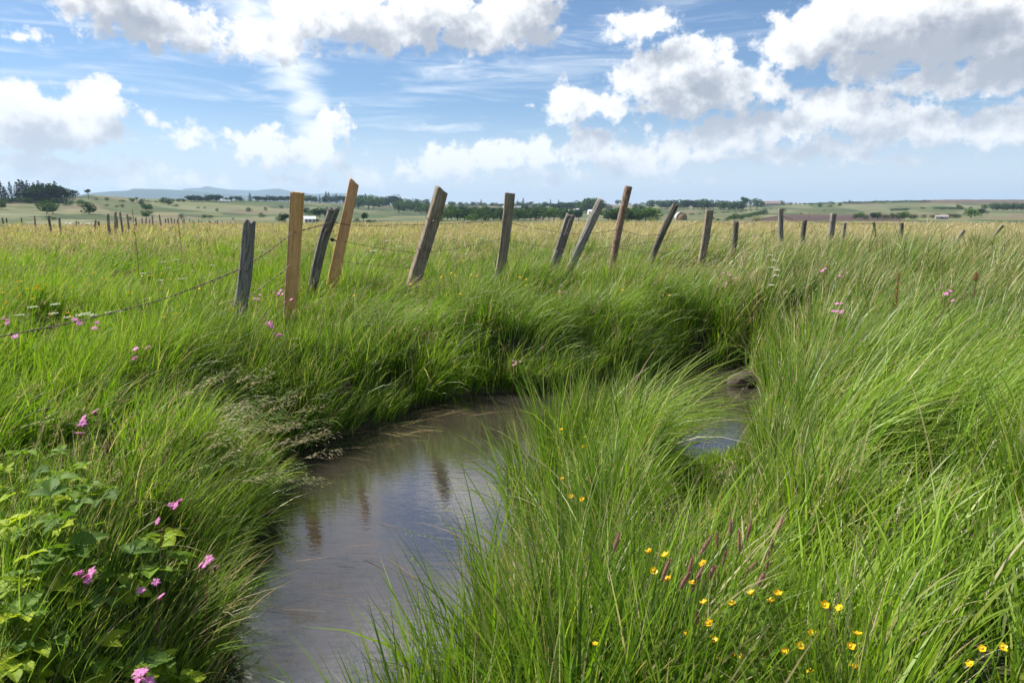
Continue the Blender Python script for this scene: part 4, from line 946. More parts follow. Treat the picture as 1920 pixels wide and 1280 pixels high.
wood([(1463, 385, 8, 'broad', 1.1), (1472, 385, 5, 'bush', 1.8), (1480, 385, 5, 'bush', 1.4), (1484, 384, 4, 'broad', .8), (1492, 384, 3.5, 'broad', .9), (1500, 384, 3, 'broad', .9), (1509, 384, 3.5, 'broad', 1.1)] + [(1518 + i * 6.5, 384.5 - i * .3, random.uniform(3, 5), 'bush', 1.6) for i in range(7)] +
     [(1538, 389, 7, 'broad', 1), (1557, 389, 5, 'bush', 1), (1575, 387, 6.5, 'broad', 1), (1563, 384, 4, 'broad', 1)], 'tiny tree on the right skyline beyond the farm roofs', 'tiny trees beyond the farm roofs')
wood([(1580 + i * 7 + J(2), 382 - i * .11, random.uniform(3, 5), 'bush', 1.6) for i in range(24)] + [(1592, 382, 7, 'conifer', 1.2)], 'tiny bush on the far right skyline', 'bushes of the far right skyline', 'bush')
wood([(1376, 414, 12, 'broad', 1.1)] + [(1386 + i * 5.6, 412 - i * 1.15, 8, 'bush', 1.3) for i in range(9)] + [(1434, 402, 9, 'bush', 1)], 'dark bush in the hedge beside the ploughed field', 'bushes of the hedge beside the ploughed field', 'bush')
wood([(1422, 415, 9, 'olive', 1.2)], 'yellow green bush at the left tip of the ploughed field', None, 'bush')
wood([(1300 + i * 11 + J(3), 403 - i * .75, random.uniform(1.8, 3.2), 'bush', 2.6) for i in range(14)], 'low bush in the thin hedge across the pale field', 'bushes of the thin hedge', 'bush')
wood([(1335, 413, 7, 'bush', 1.1), (1346, 415, 5, 'bush', 1.5), (1365, 415, 7, 'bush', 1), (1468, 398, 7, 'bush', 1), (1503, 402, 2.5, 'bush', 1.4), (1545, 396, 2, 'bush', 2)], 'small bush near the posts before the pale field', 'small bushes near the pale field', 'bush')
wood([(1604, 411, 9, 'bush', 1), (1613, 411, 12, 'light', 1), (1624, 412, 9, 'bush', 1.2), (1636, 412, 12, 'darkbroad', 1.2), (1645, 412, 13, 'light', 1.1), (1659, 412, 10, 'bush', 1.1), (1673, 412, 11, 'bush', 1), (1686, 412, 12, 'bush', 1.1), (1695, 412, 14, 'light', 1.1), (1705, 411, 9, 'bush', 1.2), (1715, 411, 9, 'bush', 1.2),
      (1732, 410, 7, 'bush', 1.2), (1747, 410, 7, 'bush', 1.3), (1757, 409, 7, 'bush', 1.3), (1780, 409, 8, 'bush', 1.4), (1790, 409, 8, 'bush', 1.4), (1799, 409, 7, 'bush', 1.3)], 'bush along the far edge of the right meadow', 'bushes along the far edge of the right meadow', 'bush')
wood([(1820, 409, 16, 'light', 1.6)], 'big bright green round bush at the edge of the right meadow', None, 'bush')
wood([(1842, 402, 11, 'darkbroad', 1.3)], 'round dark tree behind the big bright green bush', None)
wood([(1845, 393, 9, 'light', 1.1)], 'pale tree above the round dark tree at the right', None)
wood([(x, 395, 12.5 + J(1), 'broad', .95) for x in (1861, 1870, 1880, 1888, 1898, 1906, 1914, 1922)], 'tree in the neat row at the far right', 'trees of the row at the far right')
wood([(1674 + i * 5.5, 396 - i * .25, 4.5, 'bush', 1.7) for i in range(6)] + [(1727, 392, 4, 'bush', 1), (1733, 392, 3, 'bush', 1.3)] + [(1756 + i * 6, 393, 4.5, 'bush', 1.6) for i in range(9)] + [(1797, 392, 8, 'light', 1.1), (1821, 392, 4.5, 'bush', 1)],
     'dark bush in the broken hedge on the right slope', 'bushes of the broken hedge on the right slope', 'bush')

# ------------------------------------------------------------------ buildings
M_wall = [plain('white_render', (.62, .60, .57), .9, 3, .1), plain('grey_stone', (.34, .32, .30), .9, 3, .2), plain('cream_render', (.55, .48, .40), .9, 3, .1)]
M_roof = dict(slate=plain('pale_slate', (.42, .42, .45), .6, 2, .15), tile=plain('red_tile', (.38, .20, .15), .8, 2, .2), grey=plain('grey_tile', (.28, .25, .27), .8, 2, .2), white=plain('white_sheet_roof', (.68, .68, .70), .5, 2, .1), brown=plain('brown_roof', (.24, .17, .15), .8, 2, .2))
M_win = plain('dark_window', (.03, .035, .04), .15, 2, .1)
def house(px, py, wpx, hpx, rpx, wall, roof, label, rot=0.1, name='house', nwin=3, chim=True, dep=.7, cat=None, Y=None):
    p = hit(px, py, 0, 150, 3500) if Y is None else at_y(px, py, Y)
    Yd = p[1]; s = Yd / FPX; w, h, rh = wpx * s, hpx * s, rpx * s; d = w * dep if w < 16 else 10
    o = empty(name, (p[0], p[1], gz(p[0], p[1]) - .4), label, cat or ('house' if name == 'house' else 'building')); o.rotation_euler = (0, 0, rot - math.atan2(p[0], p[1]))
    h += .4; a, b = w / 2, d / 2
    meshobj('wall', [(-a, -b, 0), (a, -b, 0), (a, b, 0), (-a, b, 0), (-a, -b, h), (a, -b, h), (a, b, h), (-a, b, h), (-a, 0, h + rh * .96), (a, 0, h + rh * .96)],
            [(0, 1, 5, 4), (2, 3, 7, 6), (1, 2, 6, 9, 5), (3, 0, 4, 8, 7)], M_wall[wall], o, False)
    e, t = .35, .18; r0 = [(-a - e, -b - e, h - .12), (a + e, -b - e, h - .12), (a + e, 0, h + rh), (-a - e, 0, h + rh), (a + e, b + e, h - .12), (-a - e, b + e, h - .12)]
    V = r0 + [(x, y, z + t) for x, y, z in r0]
    rf = meshobj('roof', V, [(6, 7, 8, 9), (9, 8, 10, 11), (0, 3, 2, 1), (3, 5, 4, 2), (0, 1, 7, 6), (4, 5, 11, 10), (1, 2, 8, 7), (2, 4, 10, 8), (3, 0, 6, 9), (5, 3, 9, 11)], M_roof[roof], o, False)
    if chim:
        cx = a * .55; c = .4; z0, z1 = h + rh * .6, h + rh + 1.0
        meshobj('chimney', [(cx - c, -c, z0), (cx + c, -c, z0), (cx + c, c, z0), (cx - c, c, z0), (cx - c, -c, z1), (cx + c, -c, z1), (cx + c, c, z1), (cx - c, c, z1)], [(0, 1, 5, 4), (1, 2, 6, 5), (2, 3, 7, 6), (3, 0, 4, 7), (4, 5, 6, 7)], M_wall[1], rf, False)
    for k in range(nwin):
        cx = -a + w * (k + .5) / nwin; ww, wh = min(.6, w / nwin * .25), min(.7, h * .22); zc = .4 + (h - .4) * .55; y = -b - .03
        meshobj('window', [(cx - ww, y, zc - wh), (cx + ww, y, zc - wh), (cx + ww, y, zc + wh), (cx - ww, y, zc + wh), (cx - ww, y + .06, zc - wh), (cx + ww, y + .06, zc - wh), (cx + ww, y + .06, zc + wh), (cx - ww, y + .06, zc + wh)],
                [(0, 1, 2, 3), (1, 5, 6, 2), (4, 0, 3, 7), (3, 2, 6, 7), (0, 4, 5, 1)], M_win, o, False)
    return o
VH = [(925, 399, 13, 5, 3.5, 2, 'tile', 'reddish roofed cream house, leftmost of the village'), (936, 398, 8, 4, 2.5, 0, 'slate', 'small white house beside the reddish roofed one'),
      (948, 394, 10, 4, 4, 0, 'white', 'white house with pale roof just left of the upright squared post'), (963, 395, 9, 4.5, 3.5, 1, 'grey', 'grey roofed house just right of the upright squared post'),
      (972, 395, 12, 4, 4, 0, 'slate', 'white gabled house in the middle of the village'), (985, 399, 10, 4, 2.5, 2, 'brown', 'low brown roofed house behind the trees in mid village'),
      (1011, 403, 13, 5.5, 3.5, 2, 'tile', 'cream house with reddish roof left of the short cracked post'), (1024, 404, 10, 5, 3, 0, 'grey', 'white house with grey roof behind the tree belt'),
      (1041, 402, 18, 5, 5, 2, 'slate', 'wide pinkish house with pale slate roof, left of the short cracked post'), (1058, 401, 12, 5, 3.5, 0, 'white', 'white roofed barn directly left of the lavender roofed one'),
      (1076, 401, 19, 5, 4.5, 1, 'slate', 'long barn with pale lavender roof above the short cracked post'), (1052, 406, 9, 4, 2.5, 2, 'tile', 'low pink house in front of the white roofed barn'), (1111, 402, 17, 5, 3.5, 2, 'white', 'long pale roofed shed, rightmost of the village'),
      (900, 385, 8, 3, 2, 0, 'slate', 'tiny white house high above the village'), (988, 385, 6, 3, 2, 0, 'grey', 'tiny house on the ridge above the upright squared post'), (1012, 388, 8, 2.5, 2, 2, 'grey', 'tiny low house on the slope above the village'), (870, 386, 9, 2.5, 1.5, 0, 'slate', 'tiny pale house on the ridge right of the stout brown post')]
for v in VH: house(*v, rot=random.uniform(-.3, .3), nwin=3 if v[2] > 9 else 2)
house(581, 418, 20, 7, 5, 0, 'white', 'white stone barn just right of the upright orange plank', name='barn', nwin=3, chim=False)
house(421, 378, 20, 1.6, .9, 0, 'white', 'long low white shed on the skyline left of the nearest post', name='shed', nwin=0, chim=False)
house(1432, 386, 15, 4, 4, 1, 'brown', 'smaller brown roofed farm building on the right skyline', name='farm_building', nwin=3, chim=False)
house(1449, 386, 26, 4, 4.5, 1, 'brown', 'wide brown roofed farm building on the right skyline', name='farm_building', nwin=5, chim=False)
house(1765, 411, 20, 4.5, 2.5, 1, 'grey', 'low grey stone hut behind the edge of the right meadow', name='hut', nwin=1, chim=False)
# haystack under a grey sheet
def haystack():
    p = hit(1276, 413, 0, 150, 2000); s = p[1] / FPX; a = 10 * s; h = 14 * s
    root = empty('haystack', (p[0], p[1], gz(p[0], p[1])), 'rounded brown haystack with a grey sheet on its left side', 'haystack')
    V, F = [], []; ny = 5
    for i in range(ny):
        y = -a * .9 + a * 1.8 * i / (ny - 1)
        for j in range(17):
            t = math.pi * j / 16; r = 1 + .05 * math.sin(j * 2.3 + i); V.append((-math.cos(t) * a * r, y, math.sin(t) ** .8 * h * r if 0 < j < 16 else 0))
    for i in range(ny - 1):
        for j in range(16): F.append((i * 17 + j, i * 17 + j + 1, (i + 1) * 17 + j + 1, (i + 1) * 17 + j))
    F += [tuple(range(16, -1, -1)), tuple(range((ny - 1) * 17, ny * 17))]
    meshobj('hay', V, F, plain('brown_hay', (.24, .15, .08), .95, 3, .5, bump=.6), root)
    V2, F2 = [], []
    for i in range(2):
        y = (-a * .94, a * .94)[i]
        for j in range(1, 9): t = math.pi * j / 16; V2.append((-math.cos(t) * a * 1.07, y, math.sin(t) ** .8 * h * 1.07))
    for j in range(7): F2.append((j, j + 1, 9 + j, 8 + j))
    meshobj('sheet', V2, F2, plain('grey_sheet', (.36, .38, .42), .5, 2, .1), root)
haystack()
# pale stones beyond the left meadow
r_ = np.random.default_rng(3); bms = bmesh.new(); bmesh.ops.create_icosphere(bms, subdivisions=2, radius=.5)
for v_ in bms.verts: v_.co *= 1 + r_.uniform(-.12, .12); v_.co.z *= .7
bm_ = bpy.data.meshes.new('stone'); bms.to_mesh(bm_); bm_.materials.append(plain('pale_stone', (.62, .62, .60), .8, 6, .15))
for i, px in enumerate((124, 133, 153, 164, 169, 175)):
    p = at_y(px, 420, 98); o = bpy.data.objects.new('stone', bm_); put(o); o.location = tuple(p); o.scale = (.6, .5, .45); o.rotation_euler = (0, 0, i * 1.3)
    tag(o, f'small pale stone beyond the left meadow, {ORD[i]} from the left', 'stone', 'pale stones beyond the left meadow')
# telegraph pole near the ploughed field
p = hit(1517, 409, 0, 150, 2000); s = p[1] / FPX; V, F = merge([tube([(0, 0, 0), (0, 0, 12 * s)], [.14, .1], 8), tube([(-.7, 0, 11.2 * s), (.7, 0, 11.2 * s)], .06, 6)])
o = meshobj('utility_pole', V, F, M_trunk); o.location = (p[0], p[1], gz(p[0], p[1])); tag(o, 'thin distant pole standing in front of the ploughed field', 'pole')

# ------------------------------------------------------------------ wild flowers
def top_at(px, py, extra=0.06, y0=1.6, y1=60):
    Y = np.exp(np.linspace(math.log(y0), math.log(y1), 900)); d = ray(px, py); P = np.outer(Y / d[1], d) + np.array([0, 0, CAMZ])
    h = region(P[:, 0], P[:, 1])[0]; g = P[:, 2] - ground(P[:, 0], P[:, 1]) - h * .95 - extra; k = np.where(g < 0)[0]
    return P[k[0]] if len(k) else P[-1]
def stem_curve(P, lean=.12, k=7, az=None):
    g = gz(P[0], P[1]) - .03; H = P[2] - g; a = random.uniform(2.2, 4.0) if az is None else az
    bx, by = P[0] + math.cos(a) * lean * H, P[1] + math.sin(a) * lean * H
    b = Vector((bx, by, gz(bx, by) - .03)); t_ = Vector(P); out = []
    for i in range(k):
        t = i / (k - 1); q = b.lerp(t_, t); q.x += (P[0] - bx) * (t * t - t) * .8; q.y += (P[1] - by) * (t * t - t) * .8; out.append(q)
    return b, out
def local(pts, o): return [Vector(p) - o for p in pts]
def petals(n, r, cup, wid, nr=4, cut=0, tilt=None, seed_=0):
    """ring of petals; cut > 0 splits each into that many narrow lobes"""
    V, F = [], []; rr = random.Random(seed_)
    tilt = tilt or Vector((0, 0, 1)); qr = Vector((0, 0, 1)).rotation_difference(tilt.normalized())
    for k in range(n):
        subs = range(cut) if cut else (0,)
        for sidx in subs:
            a = 2 * math.pi * k / n + ((sidx - (cut - 1) / 2) * .26 if cut else 0) + rr.uniform(-.06, .06); rl = r * (rr.uniform(.8, 1.1)) * (1 - .16 * abs(sidx - (cut - 1) / 2) if cut else 1)
            b0 = len(V); wloc = wid * (.28 if cut else 1)
            for i in range(nr + 1):
                t = i / nr; rad = rl * t; zz = cup * (t ** 1.6) * r if not cut else r * (.22 * math.sin(t * 2.4) - .15 * t)
                ww = wloc * (math.sin(math.pi * min(.97, t * .78 + .17))) * (1 if not cut else (.6 + .6 * t))
                for sg in (-1, 0, 1):
                    p = Vector((math.cos(a) * rad - math.sin(a) * sg * ww, math.sin(a) * rad + math.cos(a) * sg * ww, zz + abs(sg) * ww * .25)); p.rotate(qr); V.append(p)
            for i in range(nr):
                for j in range(2): F.append((b0 + i * 3 + j, b0 + i * 3 + j + 1, b0 + i * 3 + 4 + j, b0 + i * 3 + 3 + j))
    return V, F
def ball(c, r, n=6, sq=1):
    V, F = [], []
    for i in range(1, n):
        th = math.pi * i / n
        for j in range(n + 2): a = 2 * math.pi * j / (n + 2); V.append(Vector(c) + Vector((math.sin(th) * math.cos(a) * r, math.sin(th) * math.sin(a) * r, math.cos(th) * r * sq)))
    m_ = n + 2; V.append(Vector(c) + Vector((0, 0, r * sq))); V.append(Vector(c) - Vector((0, 0, r * sq)))
    for i in range(n - 2):
        for j in range(m_): F.append((i * m_ + j, (i + 1) * m_ + j, (i + 1) * m_ + (j + 1) % m_, i * m_ + (j + 1) % m_))
    for j in range(m_): F += [(len(V) - 2, j, (j + 1) % m_), (len(V) - 1, (n - 2) * m_ + (j + 1) % m_, (n - 2) * m_ + j)]
    return V, F
def shift(vf, o): return [Vector(v) + Vector(o) for v in vf[0]], vf[1]
SUNT = Vector((-.35, -.25, 1)).normalized()
def rtilt(a=.5): return (SUNT + Vector((random.uniform(-a, a), random.uniform(-a, a), 0))).normalized()
def buttercup(px, py, label, group, r=.0125, extra=.06):
    P = top_at(px, py, extra); b, sc = stem_curve(P, .1); o = empty('buttercup', b, label, 'flower', group)
    sr = max(.0011, P[1] * .00022); V, F = tube(local(sc, b), [sr * 1.2] * 6 + [sr], 5); meshobj('stem', V, F, M_stem, o)
    h = Vector(P) - b; V, F = petals(5, r, random.uniform(.45, .9), r * .52, tilt=rtilt(), seed_=int(px)); f = meshobj('petals', shift((V, F), h)[0], F, M_petal_y, o)
    if P[1] < 6: V, F = ball(h + Vector((0, 0, r * .25)), r * .28, 5); meshobj('flower_centre', V, F, M_bedstraw, f)
    return o
def seqtag(lst, fn, label, group, **kw):
    for i, (x, y) in enumerate(sorted(lst)): fn(x, y, f'{label}, {ORD[i]} from the left', group, **kw)
seqtag([(1218,1036),(1248,1042),(1225,1071),(1251,1088),(1319,1057),(1299,1094),(1321,1132),(1373,1135),(1410,1113),(1458,1115),(1447,1128),(1331,1169),(1337,1200),(1291,1191),(1471,1223),(1501,1211),(1524,1189),(1355,1239),(1383,1228),(1546,1135),
        (1575,1140),(1594,1212),(1608,1190),(1603,1253),(1520,1261),(1819,1245),(1841,1216),(1879,1213)], buttercup, 'open yellow buttercup in the bottom right grass', 'buttercups in the bottom right grass', r=.012, extra=.17)
buttercup(1116, 1207, 'small yellow buttercup alone at the bottom, left of the other foreground ones', None, r=.009, extra=.1)
seqtag([(1053,806),(1098,820),(1095,838),(1294,814),(1091,936),(1070,930),(1053,898)], buttercup, 'yellow buttercup in the rushy clump between the pools', 'buttercups between the pools', r=.013, extra=.04)
seqtag([(31,530),(39,528),(33,541),(52,542),(67,541),(71,538),(84,535),(76,544),(37,556),(61,561)], buttercup, 'yellow buttercup in the loose patch at the left edge', 'buttercups of the patch at the left edge', r=.022)
seqtag([(177,512),(191,524),(199,524),(265,518),(278,518),(285,518),(303,513),(315,522),(319,525),(375,541),(421,547)], buttercup, 'yellow buttercup in the meadow before the nearest post', 'buttercups left of the nearest post', r=.022)
seqtag([(36,426),(62,428),(84,430),(114,435),(142,441),(122,436),(170,432),(28,437),(100,443),(157,446),(185,440)], buttercup, 'yellow flower at the far edge of the left meadow', 'yellow flowers below the far left posts', r=.035)
seqtag([(766,508),(829,520),(846,513),(852,517),(884,517),(891,519),(974,521),(987,525)], buttercup, 'yellow buttercup on the bank below the stout brown post', 'buttercups on the bank below the brown post', r=.026)
rs_ = random.Random(5)
seqtag([(rs_.uniform(5, 445), rs_.uniform(446, 600)) for _ in range(34)], buttercup, 'tiny yellow flower scattered through the left meadow', 'tiny yellow flowers scattered through the left meadow', r=.019, extra=.08)
seqtag([(rs_.uniform(640, 1300), rs_.uniform(450, 560)) for _ in range(14)], buttercup, 'tiny yellow flower scattered along the fence bank', 'tiny yellow flowers along the fence bank', r=.02, extra=.08)
def campion(px, py, label, group, n=3, spread=.035, r=.016, extra=.08, dusky=False):
    extra += .09
    P = top_at(px, py, extra); b, sc = stem_curve(P - np.array([0, 0, spread * 1.5]), .08); o = empty('pink_flower', b, label, 'flower', group)
    sr = max(.0012, P[1] * .0002); hs = []
    parts = [tube(local(sc, b), sr * 1.2, 5)]; tip = sc[-1] - b
    for k in range(n):
        h = Vector(P) - b + Vector((random.uniform(-1, 1) * spread, random.uniform(-1, 1) * spread, random.uniform(-.9, .7) * spread)); hs.append(h)
        parts.append(tube([tip, (tip + h) / 2 + Vector((0, 0, -.004)), h], [sr, sr * .8, sr * .7], 4))
    V, F = merge(parts); meshobj('stem', V, F, M_redstem, o)
    for k, h in enumerate(hs):
        V, F = petals(5, r * random.uniform(.8, 1.15), .2, r * .34, 3, 4, tilt=rtilt(.8), seed_=int(px * 7 + k)); f = meshobj('petals', shift((V, F), h)[0], F, M_petal_p if not dusky else M_petal_d, o)
        if P[1] < 4.5: V, F = ball(h - Vector((0, 0, r * .5)), r * .28, 5, 1.6); meshobj('calyx', V, F, M_redstem, f)
    return o
M_petal_d = leafmat('dusky_pink_petal', (0.50, 0.30, 0.33), 0.6, 0.3, 0.2, (1, .8, .9), 0.25, 200)
for (x, y, n, lab) in [(325, 945, 2, 'ragged pink flower pair, topmost of the lower left group above bramble leaves'), (300, 982, 1, 'single drooping pink flower just below the ragged pink pair'), (156, 1078, 4, 'largest ragged pink flower cluster, among bramble leaves near the lower left corner'),
                       (388, 1060, 2, 'pink flower pair beside the dark water at the lower left'), (295, 1092, 1, 'small pink flower between bramble leaves, right of the largest cluster'), (293, 1114, 1, 'pink bud like flower just under the small pink one'), (256, 1110, 1, 'small round pink flower left of the bud like one'),
                       (262, 1258, 2, 'pink flower pair at the bottom edge above the bramble leaves'), (278, 1274, 1, 'pink flower cut by the bottom edge')]:
    campion(x, y, lab, None, n + (n > 1) * 2, .026, .023, .24)
for (x, y, n, lab) in [(14, 602, 4, 'pink flower cluster at the left edge above the barbed wire'), (30, 632, 2, 'small pink flowers just below the wire at the left edge'), (140, 601, 2, 'pink flower head touching the barbed wire at the left'), (181, 607, 3, 'bright pink flower cluster hanging under the barbed wire'),
                       (265, 660, 3, 'pink flower cluster by the lower wire strand'), (163, 770, 2, 'faint pink flower deep in the left grass'), (166, 798, 2, 'faint pink flower low in the left grass'), (522, 548, 6, 'loose pink flower cluster left of the upright orange plank'), (548, 540, 4, 'pink flower cluster in front of the foot of the upright orange plank'),
                       (482, 557, 3, 'small pink flower cluster right of the nearest post'), (543, 566, 2, 'pale pink flower below the foot of the upright plank'), (508, 606, 5, 'bright pink flowers on the bank right of the nearest post base'), (515, 626, 5, 'lower pink flowers on the bank right of the nearest post base')]:
    campion(x, y, lab, None, n, .05, .032, .10)
for (x, y, n, lab) in [(1055, 540, 5, 'dusky pink flower cluster on the bank below the short cracked post'), (1053, 585, 2, 'faint dusky flower low on the bank below the cracked post'), (1545, 505, 6, 'pink flower cluster in the rough grass right of the white umbels'), (1583, 512, 6, 'second pink flower cluster right of the white umbels'),
                       (1575, 570, 4, 'pink flowers above the windswept grass'), (1585, 578, 3, 'lower pink flowers above the windswept grass'), (1773, 546, 4, 'pale pink flowers right of the rusty dock plant'), (1350, 508, 9, 'dusky pink flower spray left of the white umbels, upper'), (1372, 520, 9, 'dusky pink flower spray left of the white umbels, right'),
                       (1358, 534, 8, 'dusky pink flower spray left of the white umbels, lower'), (1308, 492, 3, 'tiny pink flower head below the dark mossy post'), (1250, 552, 3, 'dusky flower pair on the bank above the small pool'), (965, 676, 8, 'tall dusky pink flower standing at the water edge of the far bank')]:
    campion(x, y, lab, None, n, .07, .021, .10 if x != 965 else .30, dusky=(x not in (1545, 1583, 1575, 1773)))
def umbel(px, py, label, group, R_=.035, extra=.07, n=1):
    P = top_at(px, py, extra); b, sc = stem_curve(P, .06); o = empty('white_umbel', b, label, 'flower', group)
    sr = max(.0013, P[1] * .0002); parts = [tube(local(sc, b), sr * 1.2, 5)]; h = Vector(P) - b; tip = h - Vector((0, 0, R_ * .8)); fl = []
    for k in range(12):
        a = k * 2.4; rr = R_ * math.sqrt((k + .5) / 12); q = h + Vector((math.cos(a) * rr, math.sin(a) * rr, random.uniform(-.15, .05) * R_)); parts.append(tube([tip, q], sr * .5, 3)); fl.append(q)
    V, F = merge(parts); meshobj('stem', V, F, M_stem, o)
    V, F = merge([ball(q, R_ * .22, 4, .35) for q in fl]); meshobj('flower_head', V, F, M_petal_w, o); return o
seqtag([(103,570),(100,587),(128,594),(150,590),(160,587),(205,585),(222,583),(172,590),(60,575),(35,590)], umbel, 'flat white flower head above the wire at the left', 'white umbels above the left wire', R_=.055)
seqtag([(300,525),(330,487),(315,502),(397,497),(341,522),(307,490),(268,512),(360,508),(380,520)], umbel, 'white flower head in the meadow left of the nearest post', 'white umbels left of the nearest post', R_=.06)
seqtag([(492,469),(500,484),(470,500)], umbel, 'white flower head between the nearest post and the upright plank', 'white umbels behind the wire', R_=.06)
seqtag([(837,442),(852,446),(878,437),(892,441),(905,447),(921,452),(1010,463),(700,470),(725,452),(748,462)], umbel, 'tiny white flower in the meadow behind the fence', 'white flowers in the meadow behind the fence', R_=.09)
seqtag([(1444,478),(1451,488),(1446,501),(1457,506),(1455,516),(1447,534)], umbel, 'white flower head stacked in the tall umbel group on the right', 'white umbels of the tall group on the right', R_=.045, extra=.12)
# yellow-green spires beside the leaning plank
def spire(px, py, label, group, col=None, Hs=.22, R_=.03):
    P = top_at(px, py, .1); b, sc = stem_curve(P, .05); o = empty('yellow_spire', b, label, 'flower', group); V, F = tube(local(sc, b), .004, 5); meshobj('stem', V, F, M_stem, o)
    h = Vector(P) - b; parts = []
    for k in range(46):
        t = random.random(); rr = R_ * (.35 + t) * random.random(); a = random.uniform(0, 6.28); parts.append(ball(h - Vector((0, 0, t * Hs)) + Vector((math.cos(a) * rr, math.sin(a) * rr, 0)), random.uniform(.005, .009), 4))
    V, F = merge(parts); meshobj('blossom', V, F, col or M_bedstraw, o)
seqtag([(566,538),(575,530),(584,534),(593,527),(602,530),(610,524),(617,520),(621,534),(598,544)], spire, 'yellow green flower spire at the foot of the leaning planks', 'yellow green spires by the planks')
seqtag([(1242,508),(1254,502),(1266,510),(1278,505)], spire, 'yellow green leafy spire on the bank below the dark mossy post', 'yellow green spires on the bank')
# dock plants
def lance(base, dirv, L, w, up):
    V, F = [], []; d = Vector(dirv).normalized(); s = d.cross(Vector((0, 0, 1))).normalized()
    for i in range(7):
        t = i / 6; c = Vector(base) + d * L * t + Vector((0, 0, up * L * (t - 1.1 * t * t))); ww = w * math.sin(math.pi * min(.98, t * .9 + .06))
        V += [c - s * ww + Vector((0, 0, ww * .4)), c, c + s * ww + Vector((0, 0, ww * .4))]
    for i in range(6):
        for j in range(2): F.append((i * 3 + j, i * 3 + j + 1, i * 3 + j + 4, i * 3 + j + 3))
    return V, F
M_dock = leafmat('dock_leaf', (.10, .15, .04), .45, .3, .4); M_rust = leafmat('rusty_seed', (.30, .13, .06), .7, .2, .2, (1, .7, .5), .35, 60)
def dock(px, py, Y, H, label, leaves=9, spike=.35):
    P = at_y(px, py, Y); g = gz(P[0], P[1]); H = P[2] - g; o = empty('dock_plant', (P[0], P[1], g - .02), label, 'plant')
    V, F = tube([(0, 0, 0), (.01, 0, H * .5), (0, 0, H)], [.006, .005, .003], 6); meshobj('stem', V, F, M_redstem, o)
    for k in range(leaves):
        a = k * 2.4; z = H * (.45 + .5 * k / leaves); V, F = lance((0, 0, z), (math.cos(a), math.sin(a), .5), .16 - .08 * k / leaves, .016, .5); meshobj('leaf', V, F, M_dock, o)
    parts = []
    for k in range(90):
        t = random.random(); a = random.uniform(0, 6.28); rr = random.uniform(.004, .022) * (.4 + t); parts.append(ball((math.cos(a) * rr, math.sin(a) * rr, H * (1 - spike * t)), .0055, 4))
    V, F = merge(parts); meshobj('seed_spike', V, F, M_rust, o)
dock(1686, 508, 6.6, .8, 'tall leafy dock plant with a rusty brown top in the right rough grass'); dock(1832, 506, 6.9, .8, 'smaller green leafy plant right of the rusty dock', 8, .1)
dock(248, 391, 13.5, 1.2, 'slender rust coloured dock spike rising above the far left posts', 4, .5); dock(334, 408, 15, 1, 'small rust tipped dock spike among the distant left posts', 3, .3)

# meadow foxtail heads, bottom right
M_fox = leafmat('purple_grass_head', (.36, .21, .17), .8, .3, .1, (1, .7, .7), .35, 260)
def foxtail(px, py, label, group, Lh=.085, r=.0062):
    Lh *= random.uniform(.6, 1.1)
    P = top_at(px, py, .16); b, sc = stem_curve(P, .16, 10, math.pi + random.uniform(-.6, .6)); o = empty('grass_head', b, label, 'grass', group)
    V, F = tube(local(sc, b), [.0016] * 9 + [.001], 5); meshobj('stem', V, F, M_stem, o)
    tip = sc[-1] - b; d = (sc[-1] - sc[-3]).normalized(); d = (d + Vector((random.uniform(-.3, .35), random.uniform(-.2, .2), random.uniform(0, .6)))).normalized(); c0 = tip; parts = []
    V, F = tube([c0 + d * Lh * t + Vector((0, 0, -.012 * t * t)) for t in (0, .15, .3, .5, .7, .85, 1)], [.001, r * .6, r * .8, r * .8, r * .65, r * .45, .0008], 7); parts.append((V, F))
    for k in range(150):
        t = random.random() ** .9; a = random.uniform(0, 6.28); u = d.orthogonal().normalized(); u.rotate(Quaternion(d, a)); e = r * math.sin(math.pi * min(.95, t * .85 + .1)) * 1.1
        c = c0 + d * Lh * t + Vector((0, 0, -.012 * t * t)) + u * e * .7; w_ = d.cross(u).normalized() * .0011; q = c + (d * .8 + u * .5) * .006; parts.append(([c - w_, c + w_, q], [(0, 1, 2)]))
    V, F = merge(parts); meshobj('seed_head', V, F, M_fox, o)
seqtag([(1368,1010),(1400,1012),(1386,1040),(1456,1002),(1446,1030),(1310,1045),(1345,1030),(1355,1062),(1437,1068),(1420,1100),(1290,1085),(1297,1110),(1150,1035),(1240,1092),(1305,1172),(1398,1076),(1330,1085),(1275,1105)], foxtail,
       'purple brown furry grass head above the buttercups', 'purple grass heads at the bottom right')

